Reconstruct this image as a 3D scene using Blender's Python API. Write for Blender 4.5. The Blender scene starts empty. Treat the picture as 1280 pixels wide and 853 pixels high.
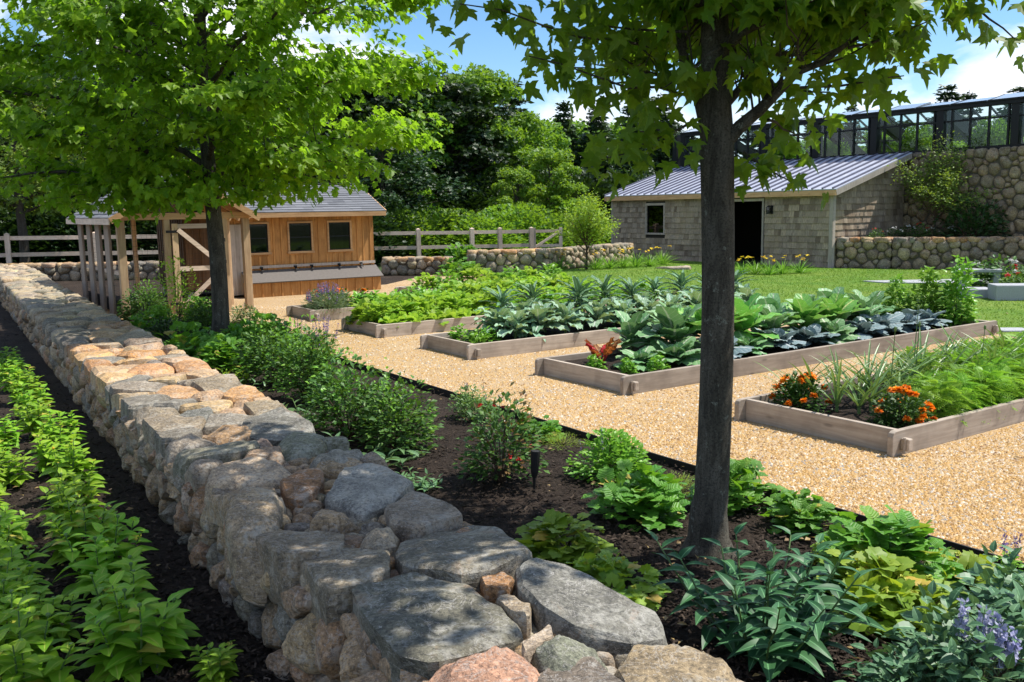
import bpy, math, random
import numpy as np
from mathutils import Vector, noise
R = math.radians
rng = np.random.default_rng(7)
random.seed(7)
SC = bpy.context.scene
COL = SC.collection

# ------------------------------------------------------------------ directions measured on site
A = np.array([.826, .564]); B = np.array([-.564, .826])      # garden axes
ROTA = math.atan2(.564, .826)                                # local x = A, y = B
ROTS = math.atan2(-.826, .564)                               # local x = -B, y = A
W = np.array([-.521, .853]); WN = np.array([.853, .521])     # stone wall axis and its normal
SUN_AZ, SUN_EL = R(78), R(60)                                # clockwise from +Y, elevation

# ------------------------------------------------------------------ camera
FOC, PITCH, ROLL, H = 1160.0, math.atan(165 / 1160.), math.atan(.016), 2.0
def ray(x, y):
    u, v = x - 640, 426.5 - y
    c, s = math.cos(ROLL), math.sin(ROLL)
    u2, v2 = u * c + v * s, v * c - u * s
    return (u2, v2 * math.sin(PITCH) + FOC * math.cos(PITCH), v2 * math.cos(PITCH) - FOC * math.sin(PITCH))
def P(x, y, z=0.0):
    d = ray(x, y); t = (z - H) / d[2]
    return np.array([d[0] * t, d[1] * t, z])
def DP(x, y, Y):
    d = ray(x, y); t = Y / d[1]
    return np.array([d[0] * t, Y, H + d[2] * t])
cd = bpy.data.cameras.new('camera'); cam = bpy.data.objects.new('camera', cd); COL.objects.link(cam)
cam.location = (0, 0, H)
cd.sensor_width = 36; cd.lens = FOC / 1280 * 36; cd.clip_end = 2000; cd.clip_start = .05
from mathutils import Matrix
cam.matrix_world = Matrix.Translation((0, 0, H)) @ Matrix.Rotation(R(90) - PITCH, 4, 'X') @ Matrix.Rotation(-ROLL, 4, 'Z')
SC.camera = cam

# ------------------------------------------------------------------ mesh helpers
class NM:
    def __init__(s): s.v = []; s.t = []; s.f = {}; s.n = 0; s.log = []
    def add(s, v, f, tint=(.5, .5, .5), mat=0):
        if len(s.log) < 60: s.log.append((v, f, tint, mat))
        v = np.asarray(v, float).reshape(-1, 3)
        t = np.asarray(tint, float)
        if t.ndim == 1: t = np.tile(t, (len(v), 1))
        s.v.append(v); s.t.append(t)
        if isinstance(f, np.ndarray): groups = [f]
        else:
            d = {}
            for q in f: d.setdefault(len(q), []).append(q)
            groups = [np.array(x) for x in d.values()]
        for g in groups:
            s.f.setdefault((g.shape[1], mat), []).append(g + s.n)
        s.n += len(v)
        return s
    def build(s, name, mats, parent=None, smooth=False, loc=None, rotz=0):
        me = bpy.data.meshes.new(name)
        V = np.concatenate(s.v); T = np.concatenate(s.t)
        me.vertices.add(len(V)); me.vertices.foreach_set('co', V.astype(np.float32).ravel())
        L = []; st = []; tot = []; mi = []; pos = 0
        for (k, m), gs in s.f.items():
            g = np.concatenate(gs)
            L.append(g.ravel()); n = len(g)
            st.append(pos + np.arange(n) * k); tot.append(np.full(n, k)); mi.append(np.full(n, m)); pos += n * k
        L = np.concatenate(L); st = np.concatenate(st); tot = np.concatenate(tot); mi = np.concatenate(mi)
        me.loops.add(len(L)); me.loops.foreach_set('vertex_index', L.astype(np.int32))
        me.polygons.add(len(st)); me.polygons.foreach_set('loop_start', st.astype(np.int32))
        me.polygons.foreach_set('loop_total', tot.astype(np.int32))
        me.polygons.foreach_set('material_index', mi.astype(np.int32))
        me.polygons.foreach_set('use_smooth', np.full(len(st), smooth))
        at = me.color_attributes.new('tint', 'FLOAT_COLOR', 'POINT')
        at.data.foreach_set('color', np.c_[T, np.ones(len(T))].astype(np.float32).ravel())
        me.update(calc_edges=True); me.validate()
        for m in (mats if isinstance(mats, (list, tuple)) else [mats]): me.materials.append(m)
        o = bpy.data.objects.new(name, me); COL.objects.link(o)
        if parent is not None: o.parent = parent
        if loc is not None: o.location = loc
        if rotz: o.rotation_euler = (0, 0, rotz)
        return o

def each(nm, name, mats, parent):
    for a in nm.log: q = NM(); q.add(*a); o = q.build(name, mats, parent)
    return o
BOXF = [(0, 3, 2, 1), (4, 5, 6, 7), (0, 1, 5, 4), (1, 2, 6, 5), (2, 3, 7, 6), (3, 0, 4, 7)]
def box(nm, x0, x1, y0, y1, z0, z1, tint=(.5, .5, .5), mat=0):
    nm.add([(x0, y0, z0), (x1, y0, z0), (x1, y1, z0), (x0, y1, z0), (x0, y0, z1), (x1, y0, z1), (x1, y1, z1), (x0, y1, z1)], BOXF, tint, mat)
    return nm
def bar(nm, p, q, w, d, up=(0, 0, 1), tint=(.5, .5, .5), mat=0):
    p, q = np.array(p, float), np.array(q, float); a = q - p; a /= np.linalg.norm(a)
    s = np.cross(a, up); s /= np.linalg.norm(s) + 1e-9; u = np.cross(s, a)
    c = [p + s * i * w / 2 + u * j * d / 2 for i, j in ((-1, -1), (1, -1), (1, 1), (-1, 1))] + [q + s * i * w / 2 + u * j * d / 2 for i, j in ((-1, -1), (1, -1), (1, 1), (-1, 1))]
    nm.add(c, BOXF, tint, mat); return nm
def tube(nm, pts, rad, k=8, tint=(.5, .5, .5), mat=0, cap=True):
    pts = np.array(pts, float); n = len(pts)
    rad = np.full(n, rad) if np.isscalar(rad) else np.array(rad, float)
    V = []
    d = np.gradient(pts, axis=0); d /= np.linalg.norm(d, axis=1)[:, None] + 1e-9
    ref = np.array([1., 0, 0]) if abs(d[0][2]) > .7 else np.array([0, 0, 1.])
    ang = np.arange(k) / k * 2 * np.pi
    for i in range(n):
        s = np.cross(d[i], ref); s /= np.linalg.norm(s) + 1e-9; u = np.cross(d[i], s)
        V.append(pts[i] + rad[i] * (np.cos(ang)[:, None] * s + np.sin(ang)[:, None] * u))
    V = np.concatenate(V)
    i = np.arange(n - 1)[:, None] * k; j = np.arange(k); j2 = (j + 1) % k
    F = np.stack([i + j, i + j2, i + k + j2, i + k + j], -1).reshape(-1, 4)
    nm.add(V, F, tint, mat)
    if cap:
        nm.add(V[-k:], np.array([list(range(k))]), tint, mat); nm.add(V[:k], np.array([list(range(k))[::-1]]), tint, mat)
    return nm
def cyl(nm, p, q, r, k=12, tint=(.5, .5, .5), mat=0): return tube(nm, [p, q], r, k, tint, mat)
def ball(nm, c, r, k=8, m=5, tint=(.5, .5, .5), mat=0, sc=(1, 1, 1), jit=0):
    V = []; 
    for i in range(m + 1):
        ph = math.pi * i / m
        for j in range(k):
            th = 2 * math.pi * j / k; q = 1 + (random.random() - .5) * jit
            V.append((c[0] + r * sc[0] * q * math.sin(ph) * math.cos(th), c[1] + r * sc[1] * q * math.sin(ph) * math.sin(th), c[2] + r * sc[2] * q * math.cos(ph)))
    F = [(i * k + j, (i + 1) * k + j, (i + 1) * k + (j + 1) % k, i * k + (j + 1) % k) for i in range(m) for j in range(k)]
    nm.add(V, F, tint, mat)

def tagset(o, label=None, cat=None, group=None, kind=None):
    if label: o['label'] = label
    if cat: o['category'] = cat
    if group: o['group'] = group
    if kind: o['kind'] = kind
    return o
def thing(name, label, cat, loc=(0, 0, 0), rotz=0, group=None):
    o = bpy.data.objects.new(name, None); COL.objects.link(o); o.empty_display_size = .1
    o.location = tuple(float(v) for v in loc); o.rotation_euler = (0, 0, rotz)
    return tagset(o, label, cat, group)
def dup(root, loc, rotz=0, scale=1, label=None, group=None):
    r = root.copy(); COL.objects.link(r); r.location = tuple(float(v) for v in loc); r.rotation_euler = (0, 0, rotz)
    r.scale = (scale,) * 3 if np.isscalar(scale) else scale
    if label: r['label'] = label
    if group: r['group'] = group
    for ch in kids[root.name] if root.name in kids else root.children:
        c = ch.copy(); COL.objects.link(c); c.parent = r
        for g in ch.children:
            d = g.copy(); COL.objects.link(d); d.parent = c
    return r
kids = {}
class Proto:
    """First placement uses the model itself, the rest are copies of it and of its parts."""
    def __init__(s, maker): s.o = maker(); s.used = False; s.ch = list(s.o.children)
    def put(s, loc, rotz, scale, label, group=None, cat=None):
        kids[s.o.name] = s.ch
        if not s.used:
            s.used = True; r = s.o; r.location = tuple(float(v) for v in loc); r.rotation_euler = (0, 0, rotz)
            r.scale = (scale,) * 3 if np.isscalar(scale) else scale
        else: r = dup(s.o, loc, rotz, scale)
        r['label'] = label
        if group: r['group'] = group
        elif 'group' in r: del r['group']
        return r
ORD = 'first second third fourth fifth sixth seventh eighth ninth tenth eleventh twelfth thirteenth fourteenth fifteenth sixteenth seventeenth eighteenth nineteenth twentieth'.split()

# ------------------------------------------------------------------ materials
class M:
    def __init__(s, name, rough=.8, spec=.3):
        s.m = bpy.data.materials.new(name); s.m.use_nodes = True; s.nt = s.m.node_tree; s.b = s.nt.nodes['Principled BSDF']
        s.b.inputs['Roughness'].default_value = rough; s.b.inputs['Specular IOR Level'].default_value = spec
        s.out = s.nt.nodes['Material Output']; s._co = None
    def n(s, typ, **kw):
        nd = s.nt.nodes.new('ShaderNode' + typ)
        for k, v in kw.items():
            if k.startswith('_'): setattr(nd, k[1:], v)
            else:
                key = int(k[1:]) if k[0] == 'i' and k[1:].isdigit() else k.replace('__', ' ')
                s.set(nd.inputs[key], v)
        return nd
    def set(s, inp, v):
        if hasattr(v, 'is_output') or isinstance(v, bpy.types.NodeSocket): s.nt.links.new(v, inp)
        elif isinstance(v, (tuple, list)) and len(v) == 3 and inp.type == 'RGBA': inp.default_value = (*v, 1)
        else: inp.default_value = v
    def coord(s, kind='Object'):
        return s.n('TexCoord').outputs[kind]
    def map(s, vec, scale=(1, 1, 1), rot=(0, 0, 0)):
        return s.n('Mapping', Vector=vec, Scale=scale, Rotation=rot).outputs[0]
    def noise(s, vec, sc, det=4, rough=.6, dist=0):
        return s.n('TexNoise', Vector=vec, Scale=sc, Detail=det, Roughness=rough, Distortion=dist).outputs[0]
    def vor(s, vec, sc, feat='F1', out='Distance', rnd=1.0):
        return s.n('TexVoronoi', Vector=vec, Scale=sc, _feature=feat, Randomness=rnd).outputs[out]
    def ramp(s, fac, stops, interp='LINEAR'):
        r = s.n('ValToRGB', Fac=fac); cr = r.color_ramp; cr.interpolation = interp
        while len(cr.elements) < len(stops): cr.elements.new(.5)
        for e, (p, c) in zip(cr.elements, stops):
            e.position = p; e.color = (*c, 1) if isinstance(c, tuple) else (c, c, c, 1)
        return r.outputs[0]
    def mix(s, fac, a, b, mode='MIX'):
        nd = s.nt.nodes.new('ShaderNodeMix'); nd.data_type = 'RGBA'; nd.blend_type = mode
        s.set(nd.inputs[0], fac); s.set(nd.inputs[6], a); s.set(nd.inputs[7], b)
        return nd.outputs[2]
    def math(s, op, a, b=0.0, c=None):
        nd = s.nt.nodes.new('ShaderNodeMath'); nd.operation = op; s.set(nd.inputs[0], a); s.set(nd.inputs[1], b)
        if c is not None: s.set(nd.inputs[2], c)
        return nd.outputs[0]
    def tint(s):
        a = s.n('Attribute', _attribute_name='tint')
        sp = s.n('SeparateColor', Color=a.outputs['Color'])
        return a.outputs['Color'], sp.outputs[0], sp.outputs[1], sp.outputs[2]
    def bump(s, h, dist=.01, strength=.6, normal=None):
        b = s.n('Bump', Height=h, Distance=dist, Strength=strength)
        if normal is not None: s.set(b.inputs['Normal'], normal)
        s.set(s.b.inputs['Normal'], b.outputs[0]); return b.outputs[0]
    def base(s, c): s.set(s.b.inputs['Base Color'], c)
    def rough(s, c): s.set(s.b.inputs['Roughness'], c)

def plain(name, col, rough=.6, spec=.3, metal=0, var=.15, sc=20):
    m = M(name, rough, spec); m.b.inputs['Metallic'].default_value = metal
    n = m.noise(m.coord(), sc)
    m.base(m.mix(m.ramp(n, [(.3, 0.), (.7, 1.)]), tuple(c * (1 - var) for c in col), tuple(c * (1 + var) for c in col)))
    m.bump(n, .003, .3)
    return m.m
def leafmat(name, ca, cb, trans=.35, rough=.5, rib=.35, tcol=None, spec=.35, dead=None, veins=0):
    """ca..cb hue range by leaf, pale midrib, translucent blade"""
    m = M(name, rough, spec); _, r, g, b = m.tint()
    c = m.mix(r, ca, cb)
    oi = m.n('ObjectInfo').outputs['Random']
    c = m.n('HueSaturation', Color=c, Value=m.math('MULTIPLY_ADD', oi, .35, .82), Hue=m.math('MULTIPLY_ADD', oi, .025, .4875)).outputs[0]
    n = m.noise(m.coord(), 30, 2)
    c = m.mix(m.math('MULTIPLY', n, .35), c, tuple(x * .55 for x in ca))
    if dead: c = m.mix(m.ramp(r, [(.955, 0.), (.97, 1.)]), c, dead)
    ribf = m.math('MULTIPLY', m.ramp(g, [(.03, 1.), (.12, 0.)]), rib)
    pale = tuple(min(.6, x * 2.2 + .05) for x in cb)
    c = m.mix(ribf, c, pale)
    if veins:
        vv = m.math('ABSOLUTE', m.math('SINE', m.math('MULTIPLY', m.math('SUBTRACT', b, m.math('MULTIPLY', g, .22)), 24.)))
        vf = m.ramp(vv, [(.06, 1.), (.22, 0.)]); c = m.mix(m.math('MULTIPLY', vf, veins), c, pale)
        n5 = m.noise(m.coord(), 55, 4, .7); c = m.mix(m.ramp(n5, [(.35, .5), (.5, 0.)]), c, tuple(x * .6 for x in ca))
        m.bump(m.math('ADD', m.math('MULTIPLY', vv, 1.), n5), .006, .5)
    m.base(c)
    tr = m.n('BsdfTranslucent', Color=m.mix(.5, c, tcol or tuple(x * q for x, q in zip(cb, (2.2, 1.9, .5)))))
    mx = m.n('MixShader', Fac=trans, i1=m.b.outputs[0], i2=tr.outputs[0])
    m.set(m.out.inputs[0], mx.outputs[0])
    return m.m
def wood(name, c1, c2, axis, knots=.3, rough=.75, wear=.3, grain=1.0):
    m = M(name, rough, .25); co = m.coord(); _, r, g, b = m.tint()
    sc = [28 * grain] * 3; sc['xyz'.index(axis)] = 1.6
    off = m.n('VectorMath', _operation='ADD', i0=co); off.inputs[1].default_value = (0, 0, 0)
    cmb = m.n('CombineXYZ', X=m.math('MULTIPLY', r, 37.), Y=m.math('MULTIPLY', g, 17.), Z=m.math('MULTIPLY', r, 11.))
    m.set(off.inputs[1], cmb.outputs[0]); co2 = off.outputs[0]
    n1 = m.noise(m.map(co2, sc), 1, 6, .65, .4)
    n2 = m.noise(co2, 3.5, 4)
    c = m.mix(m.ramp(n1, [(.3, 0.), (.68, 1.)]), c1, c2)
    c = m.mix(m.math('MULTIPLY', m.ramp(n2, [(.45, 0.), (.7, 1.)]), wear), c, tuple(x * .62 for x in c1))
    kn = m.vor(m.map(co2, [6 if a != axis else 1.7 for a in 'xyz']), 1)
    c = m.mix(m.math('MULTIPLY', m.ramp(kn, [(.05, 1.), (.11, 0.)]), knots), c, tuple(x * .35 for x in c1))
    c = m.n('HueSaturation', Color=c, Value=m.math('MULTIPLY_ADD', r, .45, .78)).outputs[0]
    m.base(c); m.bump(n1, .002, .5)
    return m.m
def stonemat(name, sc=1.0, lichen=.5, bump=1.0):
    m = M(name, .82, .35); co = m.coord('Object'); col, *_ = m.tint()
    n0 = m.noise(co, 5 * sc, 6, .7, .5); n1 = m.noise(co, 26 * sc, 5, .75); n2 = m.noise(m.map(co, (.5, .5, .5)), 110 * sc, 3, .8)
    vein = m.noise(m.map(co, (1, 1, 3.5), (.5, .3, .2)), 7 * sc, 6, .7, 1.2)
    c = m.mix(m.ramp(n0, [(.34, 0.), (.66, 1.)]), m.mix(1.0, col, (.50, .48, .46), 'MULTIPLY'), m.mix(1.0, col, (1.35, 1.30, 1.2), 'MULTIPLY'))
    c = m.mix(m.ramp(n2, [(.40, .75), (.47, 0.)]), c, m.mix(1.0, col, (.3, .3, .32), 'MULTIPLY'))
    c = m.mix(m.ramp(n2, [(.56, 0.), (.64, .5)]), c, m.mix(1.0, col, (1.9, 1.9, 1.85), 'MULTIPLY'))
    c = m.mix(m.ramp(vein, [(.488, 0.), (.5, .75), (.512, 0.)]), c, (.50, .49, .47))
    lk = m.ramp(m.noise(co, 3.1 * sc, 5, .8), [(.53, 0.), (.60, 1.)])
    c = m.mix(m.math('MULTIPLY', m.math('MULTIPLY', lk, m.ramp(n1, [(.42, 0.), (.55, 1.)])), lichen), c, (.52, .52, .48))
    rust = m.ramp(m.noise(co, 4.3 * sc, 4, .7, .8), [(.58, 0.), (.70, 1.)])
    c = m.mix(m.math('MULTIPLY', rust, .4), c, (.30, .17, .085))
    m.base(m.mix(1.0, c, (.84, .81, .78), 'MULTIPLY'))
    hh = m.math('ADD', m.math('MULTIPLY', n0, .55), m.math('ADD', m.math('MULTIPLY', n1, .5), m.math('MULTIPLY', n2, .22)))
    hh = m.math('ADD', hh, m.math('MULTIPLY', vein, .5))
    m.bump(hh, .022 * bump / sc, .85)
    m.rough(m.ramp(n1, [(.3, .62), (.7, .9)]))
    return m.m

MT = {}
MT['stone'] = stonemat('fieldstone', lichen=.38)
MT['stone_far'] = stonemat('fieldstone_far', .6, .3)
MT['mortar'] = plain('wall_mortar', (.10, .085, .065), .95)
MT['core'] = plain('wall_core', (.02, .017, .014), .95)
MT['board_x'] = wood('weathered_board_x', (.30, .245, .195), (.47, .40, .33), 'x', .5, wear=.55)
MT['board_y'] = wood('weathered_board_y', (.30, .245, .195), (.47, .40, .33), 'y', .5, wear=.55)
MT['cedar_z'] = wood('cedar_siding', (.36, .155, .045), (.56, .29, .10), 'z', .6, wear=.45)
MT['cedar_dark'] = wood('shaded_cedar', (.10, .055, .028), (.19, .11, .06), 'z', .5)  # run roof's shade over the coop's left end, painted as darker boards
MT['cedar_x'] = wood('cedar_trim_x', (.40, .22, .10), (.60, .38, .20), 'x', .4)
MT['post_z'] = wood('pine_post', (.40, .25, .14), (.62, .44, .27), 'z', .6)
MT['pale_x'] = wood('pale_rail_x', (.54, .40, .30), (.74, .58, .46), 'x', .3, wear=.4)
MT['pale_z'] = wood('pale_post_z', (.54, .40, .30), (.74, .58, .46), 'z', .3, wear=.4)
MT['pale_y'] = wood('pale_rail_y', (.54, .40, .30), (.74, .58, .46), 'y', .3, wear=.4)
MT['post_grey'] = wood('shaded_post', (.22, .165, .125), (.36, .28, .22), 'z', .5)  # darker copy of the post wood: shade painted onto the run's left posts
MT['grey_z'] = wood('grey_door_board', (.32, .27, .23), (.46, .40, .35), 'z', .2)
MT['lid'] = plain('lid_felt', (.13, .115, .105), .8, var=.1)
MT['black'] = plain('black_metal', (.006, .006, .007), .5, .3)
MT['steel'] = plain('edging_steel', (.02, .018, .016), .6)
MT['granite'] = plain('granite_slab', (.33, .34, .36), .75, sc=60, var=.25)
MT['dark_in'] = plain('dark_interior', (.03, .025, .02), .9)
def shinglemat():
    m = M('cedar_shingle', .9, .15); co = m.coord(); _, r, g, b = m.tint()
    c = m.ramp(r, [(0., (.17, .125, .09)), (.35, (.29, .225, .165)), (.7, (.38, .31, .24)), (1., (.46, .36, .26))])
    n = m.noise(m.map(co, (55, 55, 2)), 1, 4)
    c = m.mix(m.ramp(n, [(.35, .6), (.6, 0.)]), c, (.10, .08, .065))
    n3 = m.noise(m.map(co, (1, 1, .45)), 1.6, 5, .7)
    c = m.mix(m.ramp(n3, [(.48, 0.), (.72, .75)]), c, (.36, .28, .18))
    c = m.mix(m.ramp(n3, [(.28, .6), (.42, 0.)]), c, (.11, .095, .085))
    m.base(c); m.bump(n, .003, .5); return m.m
MT['shingle'] = shinglemat()
def roofshinglemat():
    m = M('asphalt_shingle', .9, .2); co = m.coord(); _, r, g, b = m.tint()
    c = m.ramp(r, [(0., (.12, .125, .14)), (.5, (.16, .165, .18)), (1., (.22, .225, .245))])
    n = m.noise(co, 180, 2); c = m.mix(m.ramp(n, [(.4, .35), (.6, 0.)]), c, (.05, .05, .06))
    m.base(c); m.bump(n, .003, .5); return m.m
MT['roofsh'] = roofshinglemat()
def seammat():
    m = M('standing_seam_metal', .38, .5); m.b.inputs['Metallic'].default_value = .25
    n = m.noise(m.coord(), 2.5, 3)
    m.base(m.mix(n, (.42, .45, .54), (.52, .54, .63))); m.rough(m.ramp(n, [(.3, .34), (.7, .5)])); return m.m
MT['seam'] = seammat()
def glassmat(name='pane_glass', col=(.9, .95, .95), tr=.8):
    m = M(name, .03, .5)
    t = m.n('BsdfTransparent', Color=col); g = m.n('BsdfGlossy', Color=(1, 1, 1), Roughness=.03)
    fr = m.n('Fresnel', IOR=1.5)
    bf = m.n('NewGeometry').outputs['Backfacing']
    mx = m.n('MixShader', Fac=m.math('MULTIPLY', m.math('SUBTRACT', 1.0, bf), m.math('MULTIPLY_ADD', fr.outputs[0], .5, .02)), i1=t.outputs[0], i2=g.outputs[0])
    m.set(m.out.inputs[0], mx.outputs[0]); return m.m
MT['glass'] = glassmat()
MT['darkglass'] = glassmat('window_glass', (.35, .4, .4), .9)
def barkmat(name, c1, c2, lich, sc=1.0):
    m = M(name, .95, .15); co = m.coord()
    n = m.noise(m.map(co, (16 * sc, 16 * sc, 3.2 * sc)), 1, 7, .75, .6); n2 = m.noise(co, 14 * sc, 4, .8)
    c = m.mix(m.ramp(n, [(.38, 0.), (.62, 1.)]), c1, c2)
    c = m.mix(m.ramp(n2, [(.6, 0.), (.66, .8)]), c, lich)
    fine = m.noise(co, 90 * sc, 3, .8)
    c = m.mix(m.ramp(fine, [(.40, .6), (.5, 0.)]), c, tuple(x * .4 for x in c1))
    m.base(c); m.bump(m.math('ADD', n, m.math('MULTIPLY', fine, .4)), .018, .9); return m.m
MT['bark'] = barkmat('maple_bark', (.045, .040, .031), (.12, .108, .086), (.20, .21, .17))
MT['bark2'] = barkmat('dark_bark', (.05, .042, .034), (.11, .095, .08), (.17, .17, .15), .6)
def gravelmat():
    m = M('pea_gravel', .85, .3); co = m.coord()
    v = m.n('TexVoronoi', Vector=co, Scale=85); f = v.outputs['Color']; d = v.outputs['Distance']
    s = m.n('SeparateColor', Color=f).outputs[0]
    c = m.ramp(s, [(0., (.30, .18, .085)), (.25, (.50, .33, .14)), (.5, (.60, .42, .19)), (.7, (.42, .27, .115)), (.85, (.62, .48, .33)), (1., (.36, .32, .28))])
    c = m.mix(m.ramp(d, [(.35, 0.), (.75, .6)]), c, (.24, .14, .07))
    n = m.noise(co, .9, 4); c = m.mix(m.ramp(n, [(.4, 0.), (.75, .3)]), c, (.62, .50, .36))
    m.base(c); m.bump(m.math('MULTIPLY', d, -1.), .012, 1.); return m.m
MT['gravel'] = gravelmat()
def pebmat():
    m = M('pebble', .7, .35); _, r, g, b = m.tint(); r = m.math('ADD', r, m.math('MULTIPLY_ADD', m.noise(m.coord(), .8, 4), .5, -.25))
    c = m.ramp(r, [(0., (.26, .15, .07)), (.2, (.46, .27, .085)), (.45, (.54, .34, .125)), (.65, (.44, .26, .09)), (.8, (.58, .42, .23)), (.93, (.66, .58, .48)), (1., (.30, .27, .24))])
    m.base(c); return m.m
MT['pebble'] = pebmat()
def mulchmat():
    m = M('mulch', .95, .15); co = m.coord()
    n = m.noise(co, 45, 6, .8); n2 = m.noise(co, 1.5, 4)
    c = m.mix(m.ramp(n, [(.35, 0.), (.65, 1.)]), (.012, .009, .007), (.055, .040, .031))
    c = m.mix(m.ramp(n2, [(.5, 0.), (.75, .5)]), c, (.085, .06, .045))
    m.base(c); m.bump(n, .03, 1.); return m.m
MT['mulch'] = mulchmat()
def chipmat():
    m = M('mulch_chip', .9, .15); _, r, g, b = m.tint()
    m.base(m.ramp(r, [(0., (.015, .011, .009)), (.6, (.04, .029, .022)), (.92, (.09, .066, .05)), (1., (.22, .17, .13))])); return m.m
MT['chip'] = chipmat()
def lawnmat():
    m = M('lawn', .9, .2); co = m.coord()
    n = m.noise(co, 60, 4, .8); n2 = m.noise(co, .7, 4)
    c = m.mix(m.ramp(n, [(.3, 0.), (.7, 1.)]), (.055, .13, .015), (.12, .235, .022))
    c = m.mix(m.ramp(n2, [(.35, 0.), (.7, .8)]), c, (.17, .23, .035))
    c = m.mix(m.ramp(m.noise(co, 2.7, 3), [(.5, 0.), (.75, .5)]), c, (.05, .13, .016))
    m.base(c); m.bump(n, .02, .8); return m.m
MT['lawn'] = lawnmat()
MT['blade'] = leafmat('grass_blade', (.07, .16, .014), (.16, .28, .025), .3, rib=0)
MT['forestfloor'] = plain('forest_floor', (.03, .05, .012), .95, sc=3, var=.4)

# leaves
L_ = {}
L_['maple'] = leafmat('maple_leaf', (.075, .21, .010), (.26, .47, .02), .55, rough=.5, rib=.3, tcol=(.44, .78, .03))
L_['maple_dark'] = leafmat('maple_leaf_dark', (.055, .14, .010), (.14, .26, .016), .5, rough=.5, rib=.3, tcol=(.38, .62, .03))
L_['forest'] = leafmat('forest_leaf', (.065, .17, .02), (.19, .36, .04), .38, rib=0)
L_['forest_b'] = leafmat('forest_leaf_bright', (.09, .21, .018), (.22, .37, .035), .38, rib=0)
L_['under'] = leafmat('shaded_wood_leaf', (.012, .035, .009), (.03, .07, .014), .2, rib=0)  # deep shade of the wood put into the leaf colour
L_['pine'] = leafmat('pine_needles', (.018, .045, .016), (.05, .095, .028), .1, rib=0)
L_['cabbage'] = leafmat('cabbage_leaf', (.12, .30, .11), (.27, .46, .20), .15, rough=.5, rib=.9, tcol=(.25, .45, .12), veins=.35)
L_['bluecab'] = leafmat('blue_cabbage_leaf', (.14, .21, .23), (.25, .34, .34), .1, rough=.45, rib=.8, tcol=(.2, .3, .25), veins=.35)
L_['kale'] = leafmat('kale_leaf', (.06, .16, .075), (.14, .27, .13), .12, rough=.55, rib=.9, tcol=(.2, .35, .1), veins=.35)
L_['curly'] = leafmat('curly_kale_leaf', (.15, .30, .18), (.32, .48, .31), .15, rough=.5, rib=.8, veins=.35)
L_['collard'] = leafmat('collard_leaf', (.12, .33, .055), (.25, .50, .09), .25, rough=.4, rib=.9, tcol=(.3, .6, .08), veins=.35)
L_['lettuce'] = leafmat('lettuce_leaf', (.20, .42, .035), (.42, .58, .05), .4, rough=.4, rib=.4, tcol=(.5, .75, .06), veins=.35)
L_['green'] = leafmat('bean_leaf', (.12, .31, .03), (.25, .46, .045), .35, rough=.4, tcol=(.3, .6, .04))
L_['carrot'] = leafmat('carrot_frond', (.17, .38, .03), (.34, .56, .06), .35, rib=0, tcol=(.4, .7, .05))
L_['leek'] = leafmat('leek_blade', (.10, .20, .07), (.19, .30, .10), .2, rough=.4, rib=.3)
L_['marig'] = leafmat('marigold_leaf', (.03, .085, .012), (.06, .14, .018), .2, rib=0)
L_['chard'] = leafmat('chard_leaf', (.10, .03, .02), (.28, .10, .02), .35, rib=1., tcol=(.6, .12, .02))
L_['rose'] = leafmat('rose_leaf', (.038, .10, .02), (.10, .20, .035), .2, rough=.5, spec=.25, rib=.3)
L_['rose_red'] = leafmat('rose_leaf_red', (.09, .10, .03), (.22, .10, .04), .2, rough=.35, rib=.3)
L_['geran'] = leafmat('geranium_leaf', (.07, .24, .025), (.16, .38, .04), .3, rough=.45, rib=.35, dead=(.45, .36, .07), veins=.35)
L_['alchem'] = leafmat('mantle_leaf', (.16, .29, .03), (.31, .43, .05), .35, rough=.5, rib=.35, dead=(.5, .36, .07))
L_['peony'] = leafmat('peony_leaf', (.022, .09, .034), (.055, .155, .055), .15, rough=.48, spec=.3, rib=.8)
L_['helle'] = leafmat('hellebore_leaf', (.07, .16, .06), (.14, .25, .10), .2, rough=.35, spec=.5, rib=.6)
L_['sun'] = leafmat('bright_leaf', (.16, .37, .022), (.34, .55, .04), .42, rough=.5, rib=.6, tcol=(.5, .75, .04), dead=(.5, .42, .08))
L_['mint'] = leafmat('catmint_leaf', (.10, .20, .06), (.17, .29, .08), .3, rib=0)
L_['lav'] = leafmat('lavender_leaf', (.12, .19, .09), (.19, .27, .13), .2, rib=0)
L_['glauc'] = leafmat('glaucous_leaf', (.05, .13, .06), (.11, .21, .10), .15, rough=.45, spec=.3, rib=.6)
L_['box'] = leafmat('dark_shrub_leaf', (.02, .055, .014), (.045, .10, .02), .15, rib=0)
L_['young'] = leafmat('young_tree_leaf', (.17, .32, .03), (.32, .48, .06), .35, rib=0)
L_['olive'] = leafmat('olive_tree_leaf', (.11, .19, .03), (.22, .32, .06), .3, rib=0)
MT['stem'] = plain('green_stem', (.10, .17, .05), .6)
MT['twig'] = plain('brown_twig', (.09, .06, .04), .8)
MT['redstem'] = plain('red_stem', (.35, .03, .03), .5)
def petal(name, a, b, tr=.3):
    return leafmat(name, a, b, tr, rough=.6, rib=0, tcol=b)
MT['orange'] = petal('orange_petal', (.86, .19, .004), (.95, .36, .01))
MT['yellow'] = petal('yellow_petal', (.8, .5, .02), (.9, .7, .05))
MT['purple'] = petal('purple_petal', (.20, .12, .36), (.34, .24, .50))
MT['violet'] = petal('violet_petal', (.34, .34, .62), (.60, .60, .74))
MT['red'] = petal('red_petal', (.45, .02, .02), (.7, .05, .04))
MT['white'] = petal('white_petal', (.7, .7, .68), (.8, .8, .78))
MT['lime'] = petal('lime_flower', (.35, .42, .04), (.5, .52, .06))

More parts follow.
